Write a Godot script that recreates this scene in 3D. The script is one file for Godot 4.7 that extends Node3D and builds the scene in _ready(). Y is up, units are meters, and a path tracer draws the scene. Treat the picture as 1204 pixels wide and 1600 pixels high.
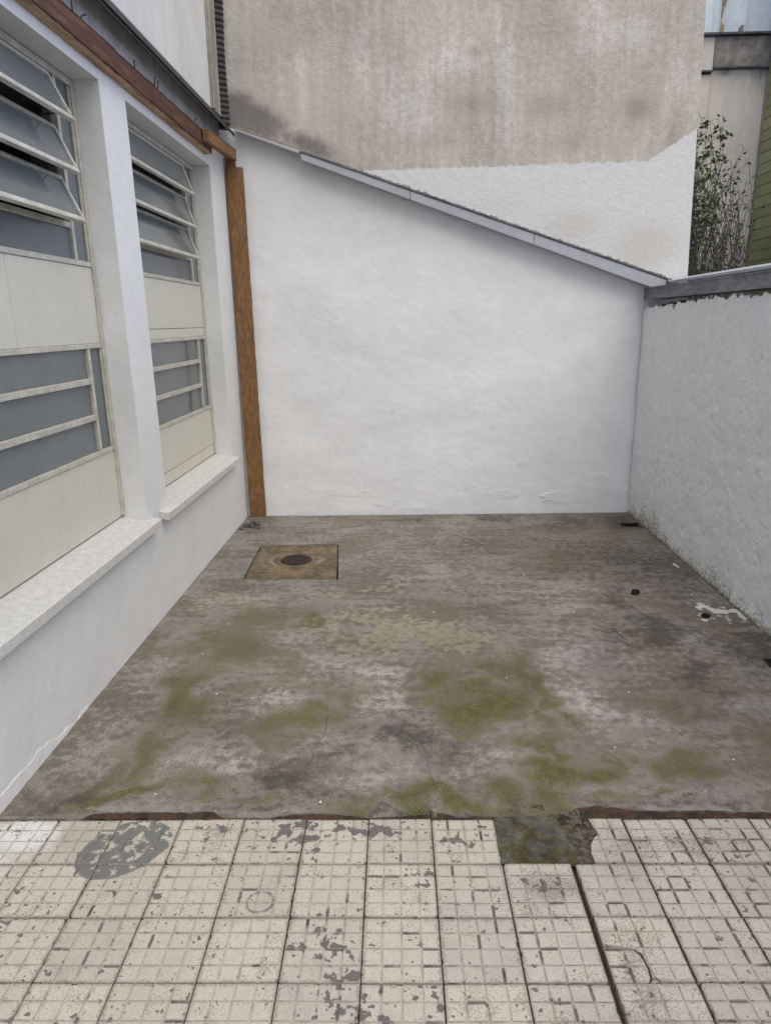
extends Node3D

const XL := -1.337          # outer face of the house wall
const XR := 1.768           # face of the low boundary wall
const XW := -1.467          # plane of the steel windows
const LEAN := 0.03          # the old house leans a little along z
const BZ := -5.666          # back wall: z = BZ + BK * x
const BK := -0.0253

var rng := RandomNumberGenerator.new()
var M := {}

# ---------------------------------------------------------------- mesh helper
class MB:
	var st := SurfaceTool.new()
	var o := Vector3.ZERO
	var lean := 0.0
	var mode := 0           # 0 planar by face, 1 grain along z, 2 grain along y, 3 grain along x
	func _init(origin := Vector3.ZERO, k := 0.0, m := 0):
		st.begin(Mesh.PRIMITIVE_TRIANGLES)
		st.set_smooth_group(-1)
		o = origin; lean = k; mode = m
	func uv_of(p: Vector3, n: Vector3) -> Vector2:
		if mode == 1: return Vector2(p.z, p.x + p.y)
		if mode == 2: return Vector2(p.y, p.x + p.z)
		if mode == 3: return Vector2(p.x, p.y + p.z)
		var a := n.abs()
		if a.y >= a.x and a.y >= a.z: return Vector2(p.x, p.z)
		if a.x >= a.z: return Vector2(p.z, -p.y)
		return Vector2(p.x, -p.y)
	func vert(p: Vector3, n: Vector3):
		st.set_uv(uv_of(p, n))
		var q := p
		q.z += lean * (p.y - 1.5)
		st.add_vertex(q - o)
	func tri(a: Vector3, b: Vector3, c: Vector3, out: Vector3):
		var n := (b - a).cross(c - a)
		vert(a, n)
		if n.dot(out) < 0.0:
			vert(b, n); vert(c, n)
		else:
			vert(c, n); vert(b, n)
	func face(pts: Array, out: Vector3):
		for i in range(1, pts.size() - 1):
			tri(pts[0], pts[i], pts[i + 1], out)
	func box(a: Vector3, b: Vector3, ch := 0.0):
		var lo := Vector3(minf(a.x, b.x), minf(a.y, b.y), minf(a.z, b.z))
		var hi := Vector3(maxf(a.x, b.x), maxf(a.y, b.y), maxf(a.z, b.z))
		hexa([Vector3(lo.x, lo.y, lo.z), Vector3(hi.x, lo.y, lo.z), Vector3(lo.x, hi.y, lo.z), Vector3(hi.x, hi.y, lo.z),
			Vector3(lo.x, lo.y, hi.z), Vector3(hi.x, lo.y, hi.z), Vector3(lo.x, hi.y, hi.z), Vector3(hi.x, hi.y, hi.z)], ch)
	# eight corners, bit 0 = x, bit 1 = y, bit 2 = z; edges chamfered by ch
	func hexa(c: Array, ch := 0.0):
		var mid := Vector3.ZERO
		for p in c: mid += p / 8.0
		var on := []    # on[corner][axis] = that corner as it lies on the face across that axis
		for i in 8:
			var row := []
			for ax in 3:
				var p: Vector3 = c[i]
				if ch > 0.0:
					for other in 3:
						if other != ax:
							var d: Vector3 = c[i ^ (1 << other)] - c[i]
							p += d.normalized() * minf(ch, d.length() * 0.45)
				row.append(p)
			on.append(row)
		for ax in 3:
			var u: int = (ax + 1) % 3
			var w: int = (ax + 2) % 3
			for s in 2:
				var b: int = s << ax
				var pts := [on[b][ax], on[b | (1 << u)][ax], on[b | (1 << u) | (1 << w)][ax], on[b | (1 << w)][ax]]
				face(pts, (pts[0] + pts[2]) * 0.5 - mid)
		if ch <= 0.0: return
		for ax in 3:
			var u: int = (ax + 1) % 3
			var w: int = (ax + 2) % 3
			for s in 4:
				var b: int = ((s & 1) << u) | ((s >> 1) << w)
				var e: int = b | (1 << ax)
				var pts := [on[b][u], on[e][u], on[e][w], on[b][w]]
				face(pts, (pts[0] + pts[2]) * 0.5 - mid)
		for i in 8:
			face([on[i][0], on[i][1], on[i][2]], c[i] - mid)
	# a flat outline in x and z raised between two heights
	func slab(poly: PackedVector2Array, y0: float, y1: float, bottom := false):
		var idx := Geometry2D.triangulate_polygon(poly)
		for i in range(0, idx.size(), 3):
			var a := poly[idx[i]]; var b := poly[idx[i + 1]]; var c := poly[idx[i + 2]]
			tri(Vector3(a.x, y1, a.y), Vector3(b.x, y1, b.y), Vector3(c.x, y1, c.y), Vector3.UP)
			if bottom: tri(Vector3(a.x, y0, a.y), Vector3(b.x, y0, b.y), Vector3(c.x, y0, c.y), Vector3.DOWN)
		var cw := 1.0 if Geometry2D.is_polygon_clockwise(poly) else -1.0
		for i in poly.size():
			var a := poly[i]; var b := poly[(i + 1) % poly.size()]
			var d := b - a
			face([Vector3(a.x, y0, a.y), Vector3(b.x, y0, b.y), Vector3(b.x, y1, b.y), Vector3(a.x, y1, a.y)], Vector3(d.y, 0, -d.x) * cw)
	# an outline in x and y given a thickness along z, following the back wall
	func upright(poly: PackedVector2Array, off0: float, off1: float, z0: float, k: float):
		var idx := Geometry2D.triangulate_polygon(poly)
		for i in range(0, idx.size(), 3):
			for f in 2:
				var off := off0 if f == 0 else off1
				var q := []
				for j in 3:
					var p := poly[idx[i + j]]
					q.append(Vector3(p.x, p.y, z0 + k * p.x + off))
				tri(q[0], q[1], q[2], Vector3(0, 0, 1 if f == 0 else -1))
		var cw := 1.0 if Geometry2D.is_polygon_clockwise(poly) else -1.0
		for i in poly.size():
			var a := poly[i]; var b := poly[(i + 1) % poly.size()]
			var d := b - a
			face([Vector3(a.x, a.y, z0 + k * a.x + off0), Vector3(b.x, b.y, z0 + k * b.x + off0), Vector3(b.x, b.y, z0 + k * b.x + off1), Vector3(a.x, a.y, z0 + k * a.x + off1)], Vector3(-d.y, d.x, 0) * -cw)
	func tube(pts: Array, r0: float, r1: float, sides := 5):
		st.set_smooth_group(0)
		var rings := []
		for i in pts.size():
			var t: Vector3 = (pts[mini(i + 1, pts.size() - 1)] - pts[maxi(i - 1, 0)]).normalized()
			var s := t.cross(Vector3(0.3, 0.2, 0.93)).normalized()
			var u := t.cross(s)
			var r := lerpf(r0, r1, float(i) / (pts.size() - 1))
			var ring := []
			for k in sides:
				var a := TAU * k / sides
				ring.append(pts[i] + (s * cos(a) + u * sin(a)) * r)
			rings.append(ring)
		for i in pts.size() - 1:
			for k in sides:
				var k2 := (k + 1) % sides
				var mid: Vector3 = (rings[i][k] + rings[i + 1][k2]) * 0.5 - (pts[i] + pts[i + 1]) * 0.5
				face([rings[i][k], rings[i][k2], rings[i + 1][k2], rings[i + 1][k]], mid)
		st.set_smooth_group(-1)
		face(rings[0], pts[0] - pts[1])
		face(rings[-1], pts[-1] - pts[-2])
	func done() -> ArrayMesh:
		st.generate_normals()
		return st.commit()

var used := {}
func numbered(called: String) -> String:
	var n: int = used.get(called, 0)
	used[called] = n + 1
	return called if n == 0 else "%s_%03d" % [called, n]

func tag(o: Node3D, label := "", category := "", group := "", kind := ""):
	if label: o.set_meta("label", label)
	if category: o.set_meta("category", category)
	if group: o.set_meta("group", group)
	if kind: o.set_meta("kind", kind)

func thing(called: String, label: String, category: String, at := Vector3.ZERO, group := "") -> Node3D:
	var o := Node3D.new()
	o.name = numbered(called)
	add_child(o)
	o.position = at
	tag(o, label, category, group)
	return o

func part(called: String, mb: MB, mat: Material, parent: Node3D) -> MeshInstance3D:
	var o := MeshInstance3D.new()
	o.name = called
	o.mesh = mb.done()
	o.material_override = mat
	parent.add_child(o, true)
	return o

# a thing or a piece of the setting that is one mesh
func single(called: String, mb: MB, mat: Material, label := "", category := "", group := "", kind := "") -> MeshInstance3D:
	var o := MeshInstance3D.new()
	o.name = numbered(called)
	o.mesh = mb.done()
	o.material_override = mat
	add_child(o)
	o.position = mb.o
	tag(o, label, category, group, kind)
	return o

# ---------------------------------------------------------------- textures
func fnl(kind: int, freq: float, oct: int, seed_: int, gain := 0.5) -> FastNoiseLite:
	var n := FastNoiseLite.new()
	n.noise_type = kind
	n.frequency = freq
	n.fractal_octaves = oct
	n.fractal_type = FastNoiseLite.FRACTAL_FBM if oct > 1 else FastNoiseLite.FRACTAL_NONE
	n.fractal_gain = gain
	n.seed = seed_
	return n

func grey(n: FastNoiseLite, w: int, h: int, seamless := false) -> PackedByteArray:
	var im := n.get_seamless_image(w, h) if seamless else n.get_image(w, h)
	if im.get_format() != Image.FORMAT_L8: im.convert(Image.FORMAT_L8)
	return im.get_data()

func tex(im: Image) -> ImageTexture:
	return ImageTexture.create_from_image(im)

func lin(r: float, g: float, b: float) -> Color:
	return Color(r, g, b).linear_to_srgb()

# a material of one base colour (linear), mottled by a repeating noise, with fine relief
func plain(c: Color, rough: float, map: ImageTexture = null, relief: ImageTexture = null, depth := 0.3, scale := Vector2(1, 1), metal := 0.0) -> StandardMaterial3D:
	var m := StandardMaterial3D.new()
	m.albedo_color = c
	m.roughness = rough
	m.metallic = metal
	m.uv1_scale = Vector3(scale.x, scale.y, 1)
	if map: m.albedo_texture = map
	if relief:
		m.heightmap_enabled = true
		m.heightmap_texture = relief
		m.heightmap_scale = depth
	return m

func ss(a: float, b: float, x: float) -> float:
	var t := clampf((x - a) / (b - a), 0.0, 1.0)
	return t * t * (3.0 - 2.0 * t)

# grey tile: weights of several noises; lo..hi is the range of brightness
func mottled(size: int, layers: Array, lo: float, hi: float, tint_a := Color.WHITE, tint_b := Color.WHITE) -> ImageTexture:
	var data := []
	for l in layers: data.append(grey(l[0], size, size, true))
	var out := PackedByteArray()
	out.resize(size * size * 3)
	var wsum := 0.0
	for l in layers: wsum += l[1]
	for i in size * size:
		var v := 0.0
		for k in layers.size(): v += data[k][i] * layers[k][1]
		v = clampf((v / wsum / 255.0 - 0.5) * 1.6 + 0.5, 0.0, 1.0)
		var b := lerpf(lo, hi, v) * 255.0
		var c := tint_b.lerp(tint_a, v)
		out[i * 3] = int(clampf(b * c.r, 0, 255)); out[i * 3 + 1] = int(clampf(b * c.g, 0, 255)); out[i * 3 + 2] = int(clampf(b * c.b, 0, 255))
	return tex(Image.create_from_data(size, size, false, Image.FORMAT_RGB8, out))

func height(size: int, layers: Array, power := 1.0) -> ImageTexture:
	var data := []
	for l in layers: data.append(grey(l[0], size, size, true))
	var wsum := 0.0
	for l in layers: wsum += l[1]
	var out := PackedByteArray()
	out.resize(size * size)
	for i in size * size:
		var v := 0.0
		for k in layers.size(): v += data[k][i] * layers[k][1]
		out[i] = int(clampf(pow(v / wsum / 255.0, power) * 255.0, 0, 255))
	return tex(Image.create_from_data(size, size, false, Image.FORMAT_L8, out))

# stains laid out in metres: [x, z, radius x, radius z, strength, turn]
func blobs(list: Array, w: int, h: int, x0: float, y0: float, px: float) -> PackedFloat32Array:
	var out := PackedFloat32Array()
	out.resize(w * h)
	for b in list:
		var r: float = maxf(b[2], b[3]) * 1.5
		var ca := cos(float(b[5])) if b.size() > 5 else 1.0
		var sa := sin(float(b[5])) if b.size() > 5 else 0.0
		for j in range(maxi(0, int((b[1] - r - y0) / px)), mini(h, int((b[1] + r - y0) / px) + 1)):
			var dy: float = y0 + j * px - b[1]
			for i in range(maxi(0, int((b[0] - r - x0) / px)), mini(w, int((b[0] + r - x0) / px) + 1)):
				var dx: float = x0 + i * px - b[0]
				var p: float = (dx * ca + dy * sa) / b[2]
				var q: float = (dy * ca - dx * sa) / b[3]
				var d := p * p + q * q
				if d < 2.2:
					var v: float = b[4] * exp(-d * 1.4)
					if v > out[j * w + i]: out[j * w + i] = v
	return out

func scratch_line(layer: PackedByteArray, w: int, h: int, pts: Array, x0: float, y0: float, px: float, wander: float):
	for s in pts.size() - 1:
		var a: Vector2 = pts[s]; var b: Vector2 = pts[s + 1]
		var n := int(a.distance_to(b) / px * 1.5) + 2
		var off := 0.0
		for i in n:
			off = clampf(off + rng.randf_range(-1, 1) * px * 1.2, -wander, wander)
			var p := a.lerp(b, float(i) / n)
			var q := (b - a).normalized()
			p += Vector2(-q.y, q.x) * off * minf(1.0, minf(i, n - i) / 8.0)
			var ix := int((p.x - x0) / px); var iy := int((p.y - y0) / px)
			if ix > 0 and iy > 0 and ix < w - 1 and iy < h - 1:
				layer[iy * w + ix] = 255
				if rng.randf() < 0.4: layer[iy * w + ix + 1] = maxi(layer[iy * w + ix + 1], 150)

func concrete_material() -> StandardMaterial3D:
	var x0 := -1.36; var z0 := -5.78; var px := 0.0026
	var w := 1212; var h := 1480
	var hw := w / 2; var hh := h / 2
	var moss := blobs([[0.27, -2.65, 0.25, 0.21, 1.10], [0.13, -2.87, 0.16, 0.19, 0.80], [0.45, -2.90, 0.11, 0.30, 0.85], [0.50, -2.61, 0.07, 0.19, 0.80], [0.25, -3.27, 0.22, 0.22, 0.50], [0.50, -2.17, 0.20, 0.16, 1.10], [0.66, -2.26, 0.10, 0.15, 0.70], [0.25, -2.07, 0.15, 0.08, 0.85], [0.04, -2.04, 0.15, 0.06, 0.95], [0.54, -2.36, 0.05, 0.19, 0.75], [0.03, -2.25, 0.04, 0.17, 0.55], [-0.95, -2.04, 0.28, 0.07, 1.05], [-0.72, -2.07, 0.15, 0.09, 0.70], [-0.97, -2.27, 0.11, 0.24, 0.70], [-0.96, -2.69, 0.15, 0.40, 0.80], [-0.92, -3.18, 0.24, 0.36, 0.68], [-0.91, -3.58, 0.25, 0.26, 0.55], [-0.52, -3.50, 0.19, 0.18, 0.80], [-0.47, -2.54, 0.25, 0.14, 0.70], [-0.34, -2.75, 0.17, 0.14, 0.45], [1.01, -2.19, 0.21, 0.15, 0.80], [0.83, -2.30, 0.14, 0.12, 0.55], [1.30, -2.43, 0.11, 0.20, 0.55], [1.06, -2.57, 0.13, 0.12, 0.50], [1.52, -5.16, 0.24, 0.34, 0.50], [0.97, -4.56, 0.38, 0.54, 0.35], [1.06, -2.72, 0.16, 0.16, 0.42], [-1.13, -2.19, 0.12, 0.15, 0.55], [-0.17, -2.02, 0.17, 0.05, 0.70], [0.75, -2.05, 0.33, 0.04, 0.65], [-0.45, -2.01, 0.19, 0.04, 0.60], [-0.13, -3.26, 0.29, 0.30, 0.40], [0.20, -3.67, 0.21, 0.27, 0.35], [-1.26, -3.25, 0.10, 0.30, 0.35]], hw, hh, x0, z0, px * 2)
	# the four drips of moss running down beside the main patch
	var drips := blobs([[0.36, -2.98, 0.022, 0.16, 1.0], [0.42, -2.95, 0.025, 0.2, 1.0], [0.485, -2.92, 0.022, 0.2, 0.95], [0.555, -2.9, 0.02, 0.19, 0.8]], hw, hh, x0, z0, px * 2)
	var damp := blobs([[1.14, -3.77, 0.16, 0.29, 0.75], [1.19, -3.39, 0.17, 0.23, 0.95], [1.23, -3.04, 0.15, 0.16, 0.80], [1.28, -2.80, 0.12, 0.12, 0.60], [1.62, -3.21, 0.17, 0.28, 1.00], [1.44, -3.28, 0.19, 0.18, 0.65], [1.66, -5.42, 0.22, 0.30, 1.00], [1.27, -4.56, 0.55, 0.61, 0.60], [1.64, -4.19, 0.23, 0.46, 0.50], [0.65, -5.47, 0.25, 0.19, 0.80], [1.21, -5.48, 0.25, 0.23, 0.80], [-0.01, -5.49, 0.31, 0.15, 0.60], [0.35, -4.85, 0.41, 0.30, 0.40], [-1.18, -2.10, 0.10, 0.10, 0.95], [-1.24, -2.01, 0.09, 0.07, 0.60], [-0.43, -2.15, 0.16, 0.13, 0.80], [-0.10, -2.35, 0.19, 0.07, 0.90], [-0.30, -2.41, 0.15, 0.05, 0.55], [-0.62, -2.78, 0.17, 0.04, 0.50], [-0.89, -2.86, 0.17, 0.05, 0.40], [0.11, -2.33, 0.14, 0.08, 0.45], [1.06, -2.06, 0.12, 0.05, 0.50], [-0.05, -1.97, 0.62, 0.02, 0.70], [0.93, -1.98, 0.30, 0.02, 0.70], [-1.18, -5.17, 0.10, 0.17, 0.50], [-0.38, -2.24, 0.14, 0.10, 0.65], [-0.77, -2.40, 0.10, 0.09, 0.40]], hw, hh, x0, z0, px * 2)
	var pale := blobs([[0.71, -3.06, 0.33, 0.20, 0.75], [0.69, -2.71, 0.21, 0.16, 0.80], [0.80, -2.52, 0.17, 0.12, 0.70], [0.35, -2.36, 0.14, 0.15, 0.75], [0.13, -2.20, 0.09, 0.10, 0.60], [0.87, -2.43, 0.12, 0.11, 0.55], [0.61, -2.08, 0.13, 0.06, 0.60], [1.38, -3.28, 0.12, 0.11, 0.50], [1.69, -3.82, 0.21, 0.12, 0.60], [-0.69, -2.24, 0.13, 0.11, 0.85], [-0.86, -2.16, 0.09, 0.07, 0.50], [-1.21, -2.27, 0.10, 0.12, 0.70], [-0.55, -2.72, 0.18, 0.17, 0.70], [-0.22, -2.70, 0.16, 0.16, 0.60], [-0.08, -2.60, 0.16, 0.15, 0.70], [-1.15, -2.85, 0.09, 0.24, 0.50], [-0.95, -3.76, 0.18, 0.13, 0.60], [-0.27, -2.93, 0.20, 0.15, 0.50], [1.33, -2.62, 0.08, 0.07, 0.50], [-1.20, -2.49, 0.10, 0.14, 0.50], [-0.11, -2.10, 0.11, 0.07, 0.50], [-0.42, -2.36, 0.10, 0.06, 0.40], [-0.35, -4.56, 0.26, 0.27, 0.40], [-1.37, -4.18, 0.12, 0.23, 0.40]], hw, hh, x0, z0, px * 2)
	# where the thin top coat still holds: its edge is sharp
	var coat := blobs([[-0.17, -3.46, 0.16, 0.30, 1.00], [-0.01, -3.38, 0.15, 0.25, 1.00], [0.19, -3.38, 0.16, 0.24, 1.00], [0.33, -3.27, 0.10, 0.11, 0.80], [-0.26, -3.19, 0.10, 0.14, 0.80], [-0.45, -3.86, 0.16, 0.15, 0.75], [-0.16, -4.02, 0.16, 0.14, 0.60], [-0.50, -3.37, 0.15, 0.15, 0.85], [-0.10, -3.12, 0.12, 0.15, 0.75], [-1.05, -3.76, 0.26, 0.17, 0.60]], hw, hh, x0, z0, px * 2)
	var splash := blobs([[1.655, -3.70, 0.05, 0.06, 1.2], [1.70, -3.60, 0.06, 0.08, 1.4], [1.56, -4.48, 0.03, 0.03, 0.75]], hw, hh, x0, z0, px * 2)
	var big := grey(fnl(FastNoiseLite.TYPE_SIMPLEX_SMOOTH, 0.006, 4, 11), hw, hh)
	var warp := grey(fnl(FastNoiseLite.TYPE_SIMPLEX_SMOOTH, 0.011, 4, 12), hw, hh)
	var warp2 := grey(fnl(FastNoiseLite.TYPE_SIMPLEX_SMOOTH, 0.011, 4, 13), hw, hh)
	var mid := grey(fnl(FastNoiseLite.TYPE_SIMPLEX_SMOOTH, 0.045, 4, 14, 0.65), w, h)
	var fine := grey(fnl(FastNoiseLite.TYPE_SIMPLEX, 0.33, 3, 15, 0.7), w, h)
	var streak := grey(fnl(FastNoiseLite.TYPE_SIMPLEX_SMOOTH, 0.03, 4, 16, 0.6), w / 6 + 1, h)
	# trowelled repairs with a visible border: x from, x to, z from, z to, how much lighter
	var trowelled := [[-1.24, -0.75, -3.84, -3.60, 0.50], [-0.68, -0.38, -3.56, -3.23, 0.55], [-0.68, -0.48, -2.87, -2.64, 0.50], [-0.27, -0.01, -2.99, -2.61, 0.50], [-0.79, -0.55, -2.34, -2.14, 0.40], [-0.01, 0.18, -2.41, -2.21, -0.35], [0.76, 1.11, -4.13, -3.59, 0.40], [0.22, 0.74, -4.13, -3.77, 0.25], [-0.21, 0.23, -4.43, -4.13, 0.30], [0.56, 0.86, -2.88, -2.61, 0.35], [-0.52, -0.37, -2.26, -2.09, -0.40], [-0.26, -0.03, -2.55, -2.41, -0.30], [0.70, 0.96, -3.46, -3.20, 0.30], [-0.52, -0.31, -3.12, -2.95, 0.30]]
	var repair := PackedFloat32Array(); repair.resize(hw * hh)
	for q in trowelled:
		for j in range(maxi(0, int((q[2] - z0 - 0.02) / px * 0.5)), mini(hh, int((q[3] - z0 + 0.02) / px * 0.5))):
			var zz: float = z0 + j * px * 2
			for i in range(maxi(0, int((q[0] - x0 - 0.02) / px * 0.5)), mini(hw, int((q[1] - x0 + 0.02) / px * 0.5))):
				var xx: float = x0 + i * px * 2
				var inside: float = minf(minf(xx - q[0], q[1] - xx), minf(zz - q[2], q[3] - zz)) + (warp[j * hw + i] - 128) / 255.0 * 0.05
				var e := ss(0.0, 0.009, inside)
				if e > 0.0: repair[j * hw + i] = e * q[4]
	var crack := PackedByteArray(); crack.resize(w * h)
	for c in [[Vector2(0.40, -3.95), Vector2(0.36, -3.7), Vector2(0.44, -3.5), Vector2(0.43, -3.3)], [Vector2(0.62, -2.6), Vector2(0.66, -2.4), Vector2(0.74, -2.28), Vector2(0.78, -2.2)], [Vector2(0.08, -2.6), Vector2(0.06, -2.3), Vector2(0.09, -2.05), Vector2(0.05, -1.97)],
		[Vector2(-0.4, -3.9), Vector2(-0.15, -3.82), Vector2(0.1, -3.88)], [Vector2(-0.2, -3.72), Vector2(0.1, -3.7), Vector2(0.3, -3.68)], [Vector2(-0.66, -3.38), Vector2(-0.42, -3.36), Vector2(-0.4, -3.12), Vector2(-0.64, -3.1)], [Vector2(0.1, -2.92), Vector2(0.3, -2.93), Vector2(0.42, -2.9)],
		[Vector2(-0.35, -2.6), Vector2(-0.34, -2.4), Vector2(-0.38, -2.2)], [Vector2(-0.3, -2.1), Vector2(-0.1, -2.06), Vector2(0.15, -2.08)], [Vector2(0.3, -2.05), Vector2(0.5, -2.08), Vector2(0.6, -2.03)], [Vector2(-0.2, -2.62), Vector2(0.15, -2.6)], [Vector2(-1.0, -2.02), Vector2(-0.8, -2.03)], [Vector2(0.42, -4.95), Vector2(0.7, -4.9)], [Vector2(-0.65, -2.7), Vector2(-0.6, -2.45)]]:
		scratch_line(crack, w, h, c, x0, z0, px, 0.012)
	var out := PackedByteArray(); out.resize(w * h * 3)
	var hm := PackedByteArray(); hm.resize(w * h)
	for j in h:
		var jr := j * w
		var hj := j >> 1
		for i in w:
			var n := jr + i
			var wi := (mini(hj, hh - 1)) * hw + mini(i >> 1, hw - 1)
			var m := clampf((mid[n] - 128) / 150.0, -0.6, 0.6)
			var f := clampf((fine[n] - 128) / 190.0, -0.6, 0.6)
			var b := big[wi] / 255.0
			# stains are looked up a little aside, so that their edges wander
			var sx := clampi((i >> 1) + ((warp[wi] - 128) >> 2), 0, hw - 1)
			var sy := clampi(hj + ((warp2[wi] - 128) >> 2), 0, hh - 1)
			var si := sy * hw + sx
			var st := (streak[jr / w * (w / 6 + 1) + i / 6] - 128) / 255.0
			var v := 1.0 + m * 0.26 + f * 0.62 + st * 0.28 + (b - 0.5) * 0.35
			var fx := repair[wi]
			if fx != 0.0: v *= 1.0 + fx * 0.5 * clampf(0.8 + m * 0.5 + st * 0.8, 0.0, 1.3)
			# brownish where the laitance has worn away, lilac grey where it has not
			var q := ss(0.3, 0.72, warp2[wi] / 255.0 + m * 0.35 + st * 0.5)
			var r := lerpf(0.166, 0.222, q) * v; var g := lerpf(0.142, 0.199, q) * v; var u := lerpf(0.112, 0.178, q) * v
			# one grainy field decides grain by grain how far each stain has spread
			var grain := 0.5 + m * 0.6 + f * 0.5 + st * 0.35
			if pale[si] > 0.04:
				var p := minf(pale[si], 1.0)
				q = p * 0.25 + 0.45 * ss(1.02 - p - 0.25, 1.02 - p + 0.30, grain)
				r = lerpf(r, 0.345 * v, q); g = lerpf(g, 0.318 * v, q); u = lerpf(u, 0.300 * v, q)
			if damp[si] > 0.04:
				var p := minf(damp[si], 1.0)
				q = p * 0.45 + 0.45 * ss(1.05 - p - 0.3, 1.05 - p + 0.3, 1.0 - grain * 0.9)
				r = lerpf(r, 0.066 * v, q); g = lerpf(g, 0.056 * v, q); u = lerpf(u, 0.043 * v, q)
			if moss[si] > 0.04:
				var p := minf(moss[si], 1.05)
				q = p * 0.30 + 0.66 * ss(1.0 - p - 0.14, 1.0 - p + 0.20, grain)
				var mv := 0.95 + m * 0.45 + f * 0.9
				r = lerpf(r, 0.100 * mv, q); g = lerpf(g, 0.089 * mv, q); u = lerpf(u, 0.022 * mv, q)
			if f < -0.34:
				r *= 0.72; g *= 0.72; u *= 0.72
			if drips[wi] > 0.1:
				q = ss(0.3, 0.9, drips[wi] + m * 1.0 + st * 0.3) * 0.5
				r = lerpf(r, 0.088, q); g = lerpf(g, 0.086, q); u = lerpf(u, 0.026, q)
			var up := 0.0
			if coat[si] > 0.1:
				q = ss(0.42, 0.56, coat[si] + m * 0.55 + f * 0.25)
				up = q
				var cv := 0.95 + f * 0.25 + m * 0.3
				r = lerpf(r, 0.31 * cv, q * 0.52); g = lerpf(g, 0.295 * cv, q * 0.52); u = lerpf(u, 0.20 * cv, q * 0.52)
			if splash[si] > 0.1:
				q = ss(0.5, 0.54, splash[si] + m * 0.9)
				up = maxf(up, q)
				r = lerpf(r, 0.62, q); g = lerpf(g, 0.61, q); u = lerpf(u, 0.56, q)
			if f > 0.36 and m > 0.02: # pale sand grains
				r += 0.07; g += 0.065; u += 0.06
			if crack[n] > 0:
				q = crack[n] / 255.0 * 0.55 * ss(-0.12, 0.08, m + st)
				r = lerpf(r, 0.03, q); g = lerpf(g, 0.026, q); u = lerpf(u, 0.018, q)
			out[n * 3] = int(pow(clampf(r, 0.004, 1), 0.4545) * 255.0)
			out[n * 3 + 1] = int(pow(clampf(g, 0.004, 1), 0.4545) * 255.0)
			out[n * 3 + 2] = int(pow(clampf(u, 0.004, 1), 0.4545) * 255.0)
			hm[n] = clampi(int(110 + f * 55 + m * 60 + up * 55 - crack[n] * 0.4), 0, 255)
	var mt := StandardMaterial3D.new()
	mt.albedo_texture = tex(Image.create_from_data(w, h, false, Image.FORMAT_RGB8, out))
	mt.roughness = 0.86
	mt.heightmap_enabled = true
	mt.heightmap_texture = tex(Image.create_from_data(w, h, false, Image.FORMAT_L8, hm))
	mt.heightmap_scale = 0.6
	mt.uv1_scale = Vector3(1.0 / (w * px), 1.0 / (h * px), 1)
	mt.uv1_offset = Vector3(-x0 / (w * px), -z0 / (h * px), 0)
	return mt

# paving: rows follow the back wall, not the house
const TX := -0.136
const TZ := -1.939
const TA := 0.022
const TW := 0.1975
const TD := 0.1945
const SHIFT := 0.011       # the paving right of the open joint has slipped by this much

func to_world(s: float, t: float) -> Vector2:
	return Vector2(TX + s + TA * t, TZ + t - TA * s)

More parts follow.
